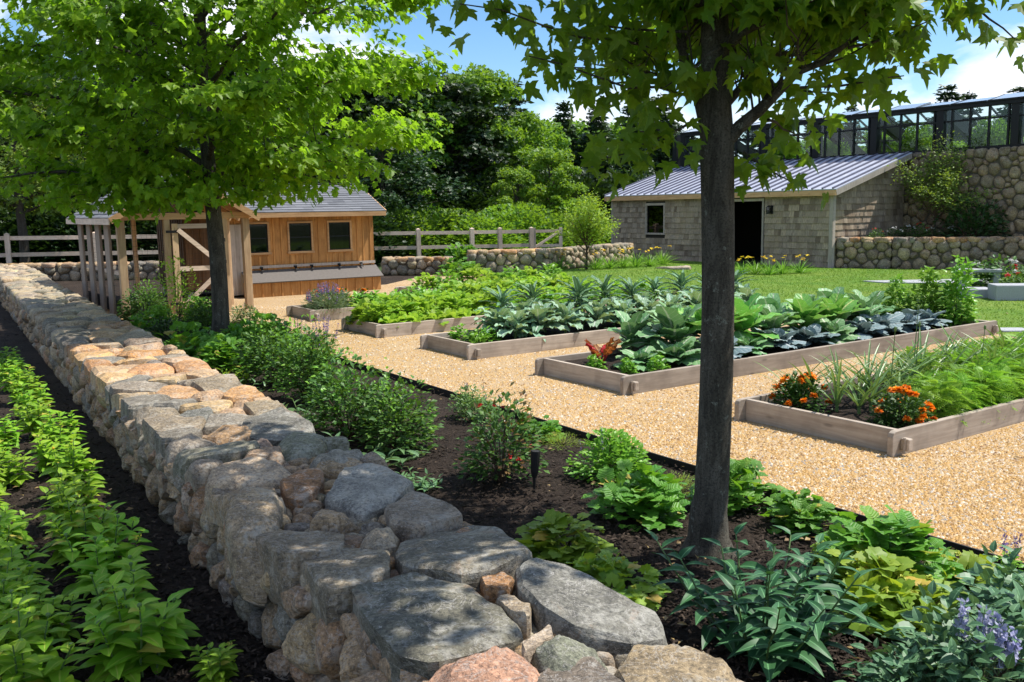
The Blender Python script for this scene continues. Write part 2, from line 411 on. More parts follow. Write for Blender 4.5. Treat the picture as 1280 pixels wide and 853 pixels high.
# ------------------------------------------------------------------ leaf templates: (verts, quads, g = distance from midrib)
def leaf_grid(w=.4, nl=5, nw=2, prof='ovate', fold=.25, curl=.35, ruffle=0., lobes=0, wave=0.):
    V = []; G = []
    for i in range(nl + 1):
        u = i / nl
        if prof == 'ovate': h = math.sin(math.pi * min(1, u ** .75)) ** .8
        elif prof == 'lance': h = math.sin(math.pi * u ** .6) ** .9
        elif prof == 'obov': h = (.12 + .88 * math.sin(math.pi * min(1, .08 + u * .84)) ** .6) if u > .2 else .12 + .3 * u
        elif prof == 'round': h = (math.sin(math.pi * (.06 + .9 * u)) ** .45) if u > .15 else .35
        elif prof == 'strap': h = (1 - u) ** .5 * (.7 + .3 * u)
        else: h = 1
        if lobes: h *= .75 + .35 * abs(math.sin(u * lobes * math.pi))
        for j in range(-nw, nw + 1):
            x = w * h * j / nw; 
            z = fold * abs(x) - curl * u * u + ruffle * (abs(j) / nw) * math.sin(u * 23 + j * 2.1) + wave * math.sin(u * 9)
            V.append((x, u, z)); G.append(abs(j) / nw)
    n = 2 * nw + 1
    F = [(i * n + j, i * n + j + 1, (i + 1) * n + j + 1, (i + 1) * n + j) for i in range(nl) for j in range(2 * nw)]
    return np.array(V), np.array(F), np.array(G)
def fan(outline, c, cup=0., mirror=True, droop=0.):
    h = list(outline)
    pts = h + [(-x, y) for x, y in h[-2:0:-1]] if mirror else h
    V = [(c[0], c[1], 0)]; G = [0.]
    for x, y in pts:
        r2 = (x - c[0]) ** 2 + (y - c[1]) ** 2
        V.append((x, y, cup * r2 + .22 * abs(x) - droop * y * y)); G.append(min(1, math.sqrt(r2) * 1.5 + .15))
    n = len(pts)
    F = [(0, 1 + i, 1 + (i + 1) % n) for i in range(n)]
    return np.array(V), np.array(F), np.array(G)
LF_maple_hi = fan([(0, 0), (.18, -.06), (.42, -.03), (.33, .13), (.50, .20), (.68, .46), (.45, .42), (.24, .44), (.30, .66), (.17, .68), (.12, .82), (0, 1.05)], (0, .28), -.15, droop=.3)
LF_maple = fan([(0, 0), (.42, -.02), (.34, .17), (.62, .46), (.28, .47), (.28, .72), (0, 1.0)], (0, .28), -.15, droop=.3)
def lobed(n, amp, sz=.5, cup=-.12):
    pts = []
    for i in range(n * 4):
        a = -math.pi / 2 + 2 * math.pi * i / (n * 4)
        r = sz * (1 + amp * math.cos((a + math.pi / 2) * n + math.pi)); 
        if i == 0: r = .12
        pts.append((r * math.cos(a), sz + r * math.sin(a)))
    return fan(pts, (0, sz), cup, mirror=False, droop=.15)
LF_geran = lobed(7, .12)
LF_mantle = lobed(7, .13)
LF_lance = leaf_grid(.17, 5, 1, 'lance', .35, .35)
LF_lance2 = leaf_grid(.13, 5, 1, 'lance', .3, .45)
LF_ovate = leaf_grid(.30, 4, 1, 'ovate', .3, .3)
LF_small = leaf_grid(.32, 2, 1, 'ovate', .25, .15)
LF_clump = fan([(0, 0), (.33, .1), (.25, .38), (.48, .6), (.12, .72), (0, 1.0)], (0, .4), .2)
LF_cab = leaf_grid(.50, 8, 4, 'round', -.30, -.10, .05)
LF_cabo = leaf_grid(.48, 8, 4, 'round', -.25, .45, .05)
LF_collard = leaf_grid(.34, 8, 3, 'obov', .2, .35, .035)
LF_kale = leaf_grid(.12, 12, 2, 'obov', .5, .75, .03)
LF_curly = leaf_grid(.26, 12, 3, 'obov', .25, .45, .07, lobes=5)
LF_lett = leaf_grid(.38, 6, 2, 'round', -.2, .3, .09)
LF_strap = leaf_grid(.035, 7, 1, 'strap', .6, .35)
LF_needle = leaf_grid(.045, 2, 1, 'lance', .3, .1)
def frond():
    V = []; F = []; G = []
    for i in range(9):
        u = .15 + i * .1; w = .24 * math.sin(math.pi * min(1, u * .95)) ** .7; z = -.5 * u * u
        for s_ in (-1, 1):
            for k, (dx, dy) in enumerate(((1, .16), (.55, .02))):
                n = len(V); x1, y1 = s_ * w * dx, u + .12 * dx
                V += [(0, u - .012, z), (0, u + .012, z), (x1, y1 + dy * .3 + .018, z - .05 + .06 * k), (x1, y1 - .022, z - .05 + .06 * k)]; G += [.5] * 4; F.append((n, n + 1, n + 2, n + 3))
    for i in range(5):
        n = len(V); u0, u1 = i * .2, i * .2 + .2; V += [(-.012, u0, -.5 * u0 * u0), (.012, u0, -.5 * u0 * u0), (.008, u1, -.5 * u1 * u1), (-.008, u1, -.5 * u1 * u1)]; G += [.5] * 4; F.append((n, n + 1, n + 2, n + 3))
    return np.array(V), np.array(F), np.array(G)
LF_frond = frond()
LF_wide = leaf_grid(.33, 6, 2, 'ovate', .25, .55, .015)
LF_petal = leaf_grid(.40, 2, 1, 'round', .2, .4)

def nrm(a): return a / (np.linalg.norm(a, axis=-1, keepdims=True) + 1e-9)
def scatter(nm, T, pos, d, up, size, r=None, mat=0, widthvar=0., ):
    V, F, G = T; N = len(pos)
    if N == 0: return
    d = nrm(np.asarray(d, float)); up = np.asarray(up, float)
    x = nrm(np.cross(d, up)); z = np.cross(x, d)
    size = np.broadcast_to(np.asarray(size, float), (N,))
    wv = 1 + widthvar * rng.uniform(-1, 1, N)
    P_ = pos[:, None] + size[:, None, None] * (V[None, :, 0:1] * wv[:, None, None] * x[:, None] + V[None, :, 1:2] * d[:, None] + V[None, :, 2:3] * z[:, None])
    r = rng.uniform(0, 1, N) if r is None else np.broadcast_to(r, (N,))
    t = np.stack([np.broadcast_to(r[:, None], (N, len(V))), np.broadcast_to(G, (N, len(V))), np.broadcast_to(V[:, 1], (N, len(V)))], -1)
    FF = (F[None] + (np.arange(N) * len(V))[:, None, None]).reshape(-1, F.shape[1])
    nm.add(P_.reshape(-1, 3), FF, t.reshape(-1, 3), mat)
def rdir(n, zlo=-1, zhi=1):
    z = rng.uniform(zlo, zhi, n); a = rng.uniform(0, 2 * np.pi, n); s = np.sqrt(np.clip(1 - z * z, 0, 1))
    return np.stack([s * np.cos(a), s * np.sin(a), z], -1)
UP = np.array([0, 0, 1.])

# ------------------------------------------------------------------ stones
def in_poly(pts, poly):
    x, y = pts[:, 0], pts[:, 1]; r = np.zeros(len(pts), bool); n = len(poly)
    for i in range(n):
        x0, y0 = poly[i]; x1, y1 = poly[(i + 1) % n]
        c = ((y0 > y) != (y1 > y)); xi = (x1 - x0) * (y - y0) / ((y1 - y0) if y1 != y0 else 1e-9) + x0
        r ^= c & (x < xi)
    return r
def clip_poly(poly, n, d):
    out = []
    for i in range(len(poly)):
        a, b = poly[i], poly[(i + 1) % len(poly)]
        da, db = a @ n - d, b @ n - d
        if da <= 0: out.append(a)
        if (da < 0) != (db < 0) and abs(da - db) > 1e-12: out.append(a + (b - a) * da / (da - db))
    return out
def cells(pts, rad, x0, x1, y0, y1):
    """power diagram cells of stones packed in a rectangle"""
    pts = np.array(pts); rad = np.array(rad); res = []
    for i, p in enumerate(pts):
        poly = [np.array(q, float) for q in ((x0, y0), (x1, y0), (x1, y1), (x0, y1))]
        dist = np.linalg.norm(pts - p, axis=1)
        for j in np.argsort(dist)[1:26]:
            v = pts[j] - p; L = np.linalg.norm(v)
            if L < 1e-6: continue
            n = v / L; dd = (L * L + rad[i] ** 2 - rad[j] ** 2) / (2 * L)
            poly = clip_poly(poly, n, p @ n + dd)
            if len(poly) < 3: break
        res.append(np.array(poly) if len(poly) >= 3 else None)
    return res
def pack(x0, x1, y0, y1, rmin, rmax, seeds=None, tries=9000, asp=1.0, pw=1.6):
    pts = [np.array(s[:2]) for s in (seeds or [])]; rad = [s[2] for s in (seeds or [])]
    n0 = len(pts); arr = np.zeros((6000, 3)); k = n0
    for i in range(n0): arr[i] = (*pts[i], rad[i])
    area = (x1 - x0) * (y1 - y0)
    for t in range(tries):
        f = 1 - t / tries
        r = rmin + (rmax - rmin) * (f ** pw) * random.uniform(.75, 1)
        p = (random.uniform(x0 + r * .3, x1 - r * .3), random.uniform(y0 + r * .3, y1 - r * .3))
        if k and (((arr[:k, 0] - p[0]) / asp) ** 2 + (arr[:k, 1] - p[1]) ** 2 < ((arr[:k, 2] + r) * .86) ** 2).any(): continue
        arr[k] = (p[0], p[1], r); k += 1
        if k > 5900: break
    return arr[:k, :2], arr[:k, 2]
PAL = [((.25, .225, .19), 3), ((.34, .275, .20), 4), ((.20, .195, .19), 3), ((.38, .28, .185), 3), ((.38, .26, .16), 1.6), ((.33, .31, .28), 3), ((.29, .22, .17), 2), ((.20, .22, .19), 1.2), ((.40, .36, .31), 1.5)]
def pal(p=PAL):
    c = random.choices([q[0] for q in p], [q[1] for q in p])[0]; k = random.uniform(.8, 1.18)
    return tuple(min(.6, x * k * random.uniform(.96, 1.04) * q) for x, q in zip(c, (1.08, .99, .84)))
def stone(poly, frame, depth, ex=.6, gap=.012, na=28, npz=12, color=None, rough=1.0, facets=3, tilt=.03, lift=0., smooth=2, back=.75, hero=False):
    """one rounded stone filling a cell; frame = (origin fn) mapping (u, v, outward) to world"""
    c = poly.mean(0)
    ang = np.arange(na) / na * 2 * np.pi
    D = np.stack([np.cos(ang), np.sin(ang)], -1); rr = np.full(na, 9.)
    for i in range(len(poly)):
        a, b = poly[i], poly[(i + 1) % len(poly)]; e = b - a; L = np.linalg.norm(e)
        if L < 1e-6: continue
        n = np.array([e[1], -e[0]]) / L; dd = (a - c) @ n
        if dd < 0: n = -n; dd = -dd
        k = D @ n; rr = np.where(k > 1e-3, np.minimum(rr, dd / np.maximum(k, 1e-3)), rr)
    rr = np.maximum(rr - gap, .012)
    for _ in range(smooth): rr = np.minimum(rr, (np.roll(rr, 1) + rr + np.roll(rr, -1)) / 3 * 1.0) * .5 + .5 * (np.roll(rr, 1) + rr + np.roll(rr, -1)) / 3
    rm = rr.mean(); seed = Vector((random.uniform(-50, 50), random.uniform(-50, 50), random.uniform(-50, 50)))
    V = []
    phs = [(i / npz) * math.pi * .80 for i in range(npz + 1)]
    tx, ty = random.uniform(-tilt, tilt), random.uniform(-tilt, tilt)
    planes = []
    slabby = ex < .3
    if slabby: planes.append((nrm(np.array([random.uniform(-.07, .07), random.uniform(-.07, .07), 1.])), depth * .93))
    for _ in range(5 if slabby else facets):
        a = random.uniform(0, 6.28); el = random.uniform(.0, 1.15)
        if slabby: el = random.uniform(.2, .95)
        n = np.array([math.cos(a) * math.cos(el), math.sin(a) * math.cos(el), math.sin(el)])
        ra = float((rr * np.cos(ang - a)).max()); ra = ra if slabby else .6 * ra + .4 * rm
        bx_, el_ = ra * math.cos(el) + depth * math.sin(el), math.hypot(ra * math.cos(el), depth * math.sin(el)); kk = min(1, max(0, (ex - .15) / .5))
        planes.append((n, (bx_ * (1 - kk) * .93 + el_ * kk) * (random.uniform(.95, 1.03) if slabby and hero else random.uniform(.88, 1.0) if slabby else random.uniform(.80, .97))))
    for ph in phs:
        pe = 2 / ex; rho = (abs(math.sin(ph)) ** pe + abs(math.cos(ph)) ** pe) ** (-1 / pe); sn, cs = rho * math.sin(ph), rho * math.cos(ph)
        for j in range(na):
            u, v = D[j] * rr[j] * sn; w = cs * depth * (back if cs < 0 else 1)
            p = np.array([u, v, w])
            for n, d in planes:
                k = p @ n - d
                if k > 0: p = p - n * k * .97
            q = Vector(p) * (1.0 / max(rm, .03)); 
            n1 = noise.noise(q * 1.1 + seed); n2 = noise.noise(q * 3.1 + seed)
            s = 1 + rough * (.6 if slabby else 1) * (.055 * n1 + .038 * n2 + (.022 * noise.noise(q * 7.3 + seed) + .012 * noise.noise(q * 15 + seed) if na > 30 else 0))
            p = p * s; p[2] += tx * p[0] / .1 * .1 + ty * p[1] + rough * rm * .05 * noise.noise(q * 2 + seed * 2)
            p[2] += tx * p[0] * 2
            V.append(p)
    V = np.array(V); V[:, 0] += c[0]; V[:, 1] += c[1]; V[:, 2] += lift
    Wd = frame(V)
    i = np.arange(npz)[:, None] * na; j = np.arange(na); j2 = (j + 1) % na
    F = np.stack([i + j, i + na + j, i + na + j2, i + j2], -1).reshape(-1, 4)
    return Wd, F, color or pal()
def flipneeded(frame):
    o = frame(np.array([[0., 0, 0], [1., 0, 0], [0, 1., 0], [0, 0, 1.]])); x, y, z = o[1] - o[0], o[2] - o[0], o[3] - o[0]
    return np.cross(x, y) @ z < 0
def addstone(nm, S, frame):
    V, F, c = S
    if flipneeded(frame): F = F[:, ::-1]
    nm.add(V, F, c)
def stone_obj(name, S, frame, parent, mat):
    V, F, c = S; o = V.mean(0)
    nm = NM(); addstone(nm, (V - o, F, c), frame)
    ob = nm.build(name, mat, parent, smooth=True, loc=tuple(o)); ob.data.set_sharp_from_angle(angle=R(24)); return ob

def sheet(name, poly, z, mat, kind='structure', label=None, cat=None):
    nm = NM(); nm.add([(float(p[0]), float(p[1]), z) for p in poly], [tuple(range(len(poly)))])
    o = nm.build(name, mat); o['kind'] = kind
    if label: tagset(o, label, cat)
    return o
def lineat(o, d, t): return np.array(o) + np.array(d) * t

exec_parts = []
# ================================================================== GROUND
g = sheet('ground', [(-300, -60), (300, -60), (300, 420), (-300, 420)], -.03, MT['forestfloor'])
# mulch soil: gently uneven sheet
def grid_sheet(name, x0, x1, y0, y1, step, mat, amp, z0, sc=1.3):
    nx, ny = int((x1 - x0) / step) + 1, int((y1 - y0) / step) + 1
    xs, ys = np.linspace(x0, x1, nx), np.linspace(y0, y1, ny)
    V = [(x, y, z0 + amp * noise.noise(Vector((x * sc, y * sc, 3.))) + .3 * amp * noise.noise(Vector((x * 6, y * 6, 1.)))) for y in ys for x in xs]
    F = [(j * nx + i, j * nx + i + 1, (j + 1) * nx + i + 1, (j + 1) * nx + i) for j in range(ny - 1) for i in range(nx - 1)]
    nm = NM(); nm.add(V, np.array(F)); o = nm.build(name, mat, smooth=True); o['kind'] = 'structure'; return o
grid_sheet('mulch_bed_ground', -22, 7, -1, 29, .16, MT['mulch'], .02, -.012)
# gravel: from the steel edging to lawn and coop
E0, E1, E2 = P(525, 483.5)[:2], P(815, 574.5)[:2], P(1240, 704.5)[:2]
ed = E0 - E1; ed /= np.linalg.norm(ed)
e_far = E0 + ed * 9.2
e_near = E2 + (E2 - E1) / np.linalg.norm(E2 - E1) * 6
BC = [np.array(q) for q in ((3.05, 7.13), (1.25, 9.71), (-.5, 12.22), (-2.05, 14.52), (-3.59, 16.86))]   # near corners of the raised beds
BW = [1.63, 1.60, 1.33, 1.33, 1.18]; BL = [7.3, 7.25, 7.0, 6.6, 6.3]
lawn_a = BC[0] + A * 7.75 - B * 5; lawn_b = BC[4] + A * 6.6 + B * 3.2
gravel_poly = [e_near, E2, E1, E0, e_far, (-8.6, 17.4), (-8.9, 21.5), (-3.4, 25.2), (-2.6, 28.6), (-.9, 28.6), (-.6, 26.8), tuple(lawn_b), tuple(lawn_a), tuple(lawn_a - B * 8)]
sheet('gravel_path', gravel_poly, .022, MT['gravel'])
lawn_poly = [tuple(lawn_a - B * 8), tuple(lawn_a), tuple(lawn_b), (-.6, 26.8), (-.9, 28.9), (3.3, 31.0), (4.6, 36.3), (10.0, 28.7), (13, 27.2), (15.5, 26.3), (30, 26), (30, 0)]
sheet('lawn', lawn_poly, .03, MT['lawn'])

def frust(n, ymin, ymax, pw=1.6):
    """random ground points, denser near the viewer's side of the garden"""
    t = rng.uniform(0, 1, n); y = (ymin ** (1 - pw) + t * (ymax ** (1 - pw) - ymin ** (1 - pw))) ** (1 / (1 - pw))
    x = rng.uniform(-.66, .95, n) * y
    return np.stack([x, y], -1)
def in_bed(pts):
    r = np.zeros(len(pts), bool)
    for c, w, l in zip(BC, BW, BL):
        q = pts - c; a, b = q @ A, q @ B
        r |= (a > -.08) & (a < l + .05) & (b > -.03) & (b < w + .03)
    return r
# pebbles
pts = frust(225000, 4.0, 20, 2.1); pts = pts[in_poly(pts, gravel_poly) & ~in_bed(pts)]
n = len(pts); base = np.array([(1, 0, 0), (.31, .95, 0), (-.81, .59, 0), (-.81, -.59, 0), (.31, -.95, 0), (0, 0, .75)])
a = rng.uniform(0, 6.28, n); sz = rng.uniform(.0065, .016, n) * (1 + pts[:, 1] * .03)
asp = rng.uniform(.6, 1, n)
ca, sa = np.cos(a), np.sin(a)
bx, by, bz = base[:, 0][None] * sz[:, None], base[:, 1][None] * (sz * asp)[:, None], base[:, 2][None] * (sz * .9)[:, None] + rng.normal(0, .0015, (n, 6))
V = np.stack([pts[:, 0:1] + bx * ca[:, None] - by * sa[:, None], pts[:, 1:2] + bx * sa[:, None] + by * ca[:, None], .0215 + bz], -1)
F = np.array([(i, (i + 1) % 5, 5) for i in range(5)])
nm = NM(); t = np.repeat(rng.uniform(0, 1, n), 6)
nm.add(V.reshape(-1, 3), (F[None] + (np.arange(n) * 6)[:, None, None]).reshape(-1, 3), np.stack([t, t, t], -1))
o = nm.build('loose_gravel', MT['pebble']); tagset(o, 'loose tan and white pea gravel over the garden paths', 'gravel', kind='stuff')
# mulch chips
pts = frust(150000, 2.0, 19, 2.0); s_ = pts @ W; v_ = pts @ WN
pts = pts[~in_poly(pts, gravel_poly) & ~((v_ > 1.15) & (v_ < 2.1)) & ~in_poly(pts, lawn_poly)]
pts = pts[pts[:, 1] < 19]
n = len(pts); pos = np.c_[pts, rng.uniform(.004, .022, n)]
nm = NM()
TQ = (np.array([(-.5, 0, 0), (.5, 0, 0), (.4, 1, .05), (-.4, 1, 0)]), np.array([(0, 1, 2, 3)]), np.array([0, 0, 0, 0]))
d = rdir(n, -.25, .45); V0, F0, G0 = TQ
TQn = (V0 * np.array([.35, 1, 1]), F0, G0)
scatter(nm, TQn, pos, d, UP + rng.normal(0, .5, (n, 3)), rng.uniform(.012, .042, n), r=rng.beta(1.5, 2.5, n))
o = nm.build('wood_mulch', MT['chip']); tagset(o, 'dark shredded bark mulch covering the planting beds', 'mulch', kind='stuff')
# lawn blades
pts = rng.uniform((0, 11), (24, 33), (150000, 2)); pts = pts[in_poly(pts, lawn_poly)]
pts = pts[np.abs(pts[:, 0] / pts[:, 1]) < .62]
n = len(pts); nm = NM()
TB = (np.array([(-.10, 0, 0), (.10, 0, 0), (0, 1, .12)]), np.array([(0, 1, 2)]), np.array([0, 0, 0]))
scatter(nm, TB, np.c_[pts, np.full(n, .03)], rdir(n, .35, 1), rdir(n, -.2, .2), rng.uniform(.03, .065, n))
o = nm.build('lawn_grass', MT['blade']); tagset(o, 'short mown bright green lawn grass', 'grass', kind='stuff')
# steel edging
nm = NM()
pl = [e_far, E0, E1, E2, e_near]
for p, q in zip(pl[:-1], pl[1:]): bar(nm, (*p, .018), (*q, .018), .012, .075)
o = nm.build('metal_edging', MT['steel']); tagset(o, 'thin dark steel edging strip between mulch bed and gravel', 'edging')

# ================================================================== NEAR STONE WALL
wall = thing('stone_wall', 'long dry laid fieldstone wall with flat capstones running from the foreground into the distance', 'wall', (0, 0, 0))
V0_, V1_ = 1.12, 2.15
capf = lambda V: V[:, 0:1] * np.r_[W, 0] + V[:, 1:2] * np.r_[WN, 0] + (V[:, 2:3] + .43) * UP
lff = lambda V: V[:, 0:1] * np.r_[W, 0] + (1.235 - V[:, 2:3]) * np.r_[WN, 0] + V[:, 1:2] * UP
rff = lambda V: V[:, 0:1] * np.r_[W, 0] + (2.03 + V[:, 2:3]) * np.r_[WN, 0] + V[:, 1:2] * UP
GREY, SLATE, BLUE, PINK, TAN, RUST, GREEN, BUFF, WARM = (.24, .23, .205), (.145, .15, .135), (.25, .255, .26), (.36, .26, .20), (.31, .27, .22), (.30, .17, .08), (.175, .18, .165), (.34, .30, .245), (.50, .34, .21)  # the last one puts the wall's sun patch into the stone colour
SEEDS = [((540, 770), .235, SLATE, .22), ((740, 742), .23, BLUE, .25), ((578, 682), .23, SLATE, .2), ((850, 830), .19, BUFF, .6), ((612, 838), .15, PINK, .7), ((710, 817), .115, GREEN, .6),
         ((690, 788), .05, BUFF, .5), ((432, 692), .17, TAN, .3), ((395, 648), .17, BUFF, .7), ((320, 622), .15, GREY, .8), ((300, 585), .16, BLUE, .7), ((465, 603), .165, BLUE, .3), ((527, 632), .14, GREY, .4),
         ((625, 722), .055, RUST, .5), ((640, 750), .07, TAN, .5), ((476, 665), .08, BUFF, .7), ((378, 598), .075, RUST, .4), ((415, 572), .14, GREEN, .6), ((340, 524), .16, SLATE, .3), ((325, 549), .055, PINK, .7),
         ((372, 550), .12, GREEN, .6), ((246, 548), .15, TAN, .6), ((250, 515), .13, SLATE, .4), ((290, 512), .13, WARM, .6), ((218, 500), .13, GREY, .4), ((262, 490), .13, WARM, .7), ((300, 500), .08, WARM, .7), ((180, 480), .15, TAN, .2),
         ((215, 465), .15, WARM, .3), ((160, 455), .16, WARM, .2), ((205, 443), .17, TAN, .3), ((130, 445), .15, GREY, .3), ((930, 890), .14, GREY, .5), ((745, 870), .12, PINK, .6), ((480, 850), .12, GREY, .5), ((560, 905), .2, TAN, .4), ((770, 800), .06, SLATE, .4), ((245, 472), .12, BUFF, .2)]
seeds = []; scol = []; sex = []
for (px, py), r, c, ex in SEEDS:
    p = P(px, py, .55)[:2]; seeds.append((p @ W, p @ WN, r)); scol.append(c); sex.append(ex)
HERO = [(SLATE, .14, [(275, 612), (400, 577), (560, 605), (650, 655), (705, 722), (600, 752), (490, 792), (385, 765), (320, 695)]),
    ((.19, .185, .165), .14, [(380, 512), (400, 472), (560, 432), (640, 455), (722, 545), (640, 577), (540, 602), (400, 562)]),
    ((.175, .185, .19), .16, [(680, 572), (720, 550), (800, 555), (900, 600), (1010, 650), (1056, 712), (960, 730), (830, 722), (740, 682), (690, 622)]),
    ((.24, .215, .175), .18, [(140, 525), (230, 500), (368, 520), (368, 575), (300, 610), (210, 630)]),
    ((.30, .25, .18), .4, [(905, 805), (960, 755), (1080, 725), (1182, 760), (1240, 853), (1150, 905), (950, 885)]),
    ((.44, .27, .21), .45, [(450, 838), (490, 775), (620, 757), (720, 790), (770, 853), (700, 905), (480, 905)]),
    ((.19, .215, .185), .45, [(705, 772), (760, 730), (860, 730), (915, 777), (880, 830), (770, 853)]),
    ((.46, .40, .35), .2, [(690, 752), (765, 700), (775, 737), (700, 777)]),
    ((.36, .21, .11), .2, [(590, 592), (650, 577), (677, 590), (660, 618), (600, 615)]),
    ((.36, .31, .25), .35, [(620, 622), (660, 617), (720, 665), (712, 697), (668, 682)]),
    ((.38, .29, .20), .5, [(70, 470), (110, 412), (240, 395), (322, 412), (315, 445), (230, 450), (150, 470), (100, 520)]),
    ((.36, .31, .25), .4, [(290, 492), (330, 452), (392, 462), (385, 500), (310, 515)]),
    ((.30, .31, .32), .25, [(208, 382), (260, 322), (330, 312), (425, 352), (375, 392), (300, 418)]),
    ((.28, .16, .085), .25, [(98, 352), (150, 328), (205, 330), (205, 355), (150, 392), (112, 382)]),
    ((.25, .25, .235), .5, [(140, 300), (225, 258), (300, 280), (312, 305), (240, 312)]),
    ((.15, .155, .155), .18, [(5, 212), (90, 172), (150, 190), (185, 215), (100, 245), (30, 240)]),
    ((.33, .27, .20), .55, [(-40, 440), (10, 375), (80, 362), (130, 395), (90, 450), (60, 520), (0, 520)]),
    ((.20, .22, .18), .4, [(80, 268), (130, 232), (200, 227), (222, 250), (130, 292)]),
    ((.27, .235, .205), .25, [(355, 408), (425, 368), (520, 408), (548, 432), (430, 468), (372, 455)])]
hero = []
for c, ex, q in HERO:
    hp = np.array([P(300 + .5076 * x, 420 + .5076 * y, .56)[:2] for x, y in q]); hp = hp.mean(0) + (hp - hp.mean(0)) * 1.035; hero.append((np.stack([hp @ W, hp @ WN], -1), tuple(x * q for x, q in zip(c, (1.04, 1., .9))), ex))
kq = [i for i, q in enumerate(seeds) if q[0] > 5.4]; seeds = [seeds[i] for i in kq]; scol = [scol[i] for i in kq]; sex = [sex[i] for i in kq]
def in_hero(c): return any(in_poly(np.array([c]), h[0])[0] for h in hero)
cp, cr = pack(.7, 32, V0_, V1_, .085, .27, seeds, 6000, pw=.9)
polys = cells(cp, cr, .7, 32, V0_, V1_)
items = []
WARMP = [((.56, .36, .20), 4), ((.44, .34, .25), 3), ((.30, .27, .24), 2), ((.52, .40, .26), 2), ((.42, .25, .12), 1.5), ((.22, .22, .22), 1)]
PALEP = [((.40, .36, .29), 3), ((.30, .29, .26), 3), ((.46, .40, .30), 2), ((.24, .24, .22), 2)]
for i, po in enumerate(polys):
    if po is None: continue
    s, v = po.mean(0)
    if in_hero((s, v)): continue
    c = scol[i] if i < len(scol) else (pal(WARMP) if 7.0 < s < 11.5 else pal(PALEP) if s > 14 else pal())  # sunlit stretches painted in: warm stones midway, pale ones at the far end
    ex = sex[i] * .85 if i < len(sex) else random.choice([.16, .2, .25, .3, .45] if s < 5.6 else [.14, .18, .22, .28, .5])
    vis = s + (v - 1.1) * .3
    items.append((s, i, po, c, ex))
for h, c, ex in hero: items.append((h[:, 0].mean(), -1, h, c, ex))
items.sort(key=lambda q: abs(q[0] - 3.2) if q[0] < 3.2 else q[0] - 2.8)
far = NM(); kcap = 0
for s, i, po, c, ex in items:
    area = .5 * abs(np.dot(po[:, 0], np.roll(po[:, 1], 1)) - np.dot(po[:, 1], np.roll(po[:, 0], 1)))
    near = s < 8
    na, npz = (56, 20) if s < 5.5 else (36, 13) if s < 9 else (20, 8)
    big = area > .03
    dep = .118 + (random.uniform(-.012, .018) if big else random.uniform(-.035, -.01))
    if s > 24: dep += .05
    dep = dep if i >= 0 else .132 + random.uniform(-.004, .006)
    S = stone(po, capf, dep, ex=ex * .8, hero=i < 0, gap=.006 if i >= 0 else .004, na=na, npz=npz, color=c, rough=1.2, facets=9, tilt=.07, smooth=0 if ex < .35 else 1, back=random.choice([.5, .7, 1.0, 1.5]))
    if kcap < 100 and s < 12.5: stone_obj('capstone', S, capf, wall, MT['stone']); kcap += 1
    else: addstone(far, S, capf)
fp, fr = pack(2.6, 32, -.04, .45, .05, .135, None, 10000, pw=1.1)
polys = cells(fp, fr, 2.6, 32, -.04, .45); its = sorted([(po.mean(0)[0], po) for po in polys if po is not None], key=lambda q: q[0])
kf = 0
FP = [((.31, .25, .185), 3), ((.38, .30, .21), 3), ((.23, .215, .195), 2), ((.33, .22, .145), 2), ((.35, .31, .26), 2), ((.19, .19, .185), 1), ((.38, .30, .20), 1)]
for s, po in its:
    na, npz = (32, 12) if s < 7 else (20, 8) if s < 12 else (14, 6)
    S = stone(po, lff, random.uniform(.12, .165), ex=random.choice([.4, .55, .7]), gap=.008, na=na, npz=npz, color=pal(FP), facets=8, tilt=.12, rough=1.4, smooth=1)
    if kf < 100: stone_obj('face_stone', S, lff, wall, MT['stone']); kf += 1
    else: addstone(far, S, lff)
fp, fr = pack(1.2, 32, -.04, .43, .07, .17, None, 6000)
for po in cells(fp, fr, 1.2, 32, -.04, .43):
    if po is not None: addstone(far, stone(po, rff, .14, ex=.6, na=14, npz=6, color=pal(), facets=2), rff)
o = far.build('distant_stone', MT['stone'], wall, smooth=True); o['kind'] = 'stuff'
ck = NM(); fp, fr = pack(1.2, 7.0, 1.17, 2.10, .035, .075, None, 5000)
clf = lambda V: V[:, 0:1] * np.r_[W, 0] + V[:, 1:2] * np.r_[WN, 0] + (V[:, 2:3] + .44) * UP
for po in cells(fp, fr, 1.2, 7.0, 1.17, 2.10):
    if po is not None: addstone(ck, stone(po, clf, random.uniform(.03, .068), ex=random.choice([.3, .5]), gap=.002, na=16, npz=7, color=pal(), facets=6, rough=1.4, smooth=0), clf)
o = ck.build('chinking_stone', MT['stone'], wall, smooth=True); o['kind'] = 'stuff'
nm = NM(); c4 = [(.9, 1.27), (32, 1.27), (32, 2.0), (.9, 2.0)]
bot = [np.r_[W * s + WN * v, -.02] for s, v in c4]; top = [np.r_[W * s + WN * v, .44] for s, v in c4]
nm.add(bot + top, BOXF); nm.build('rubble_core', MT['core'], wall)

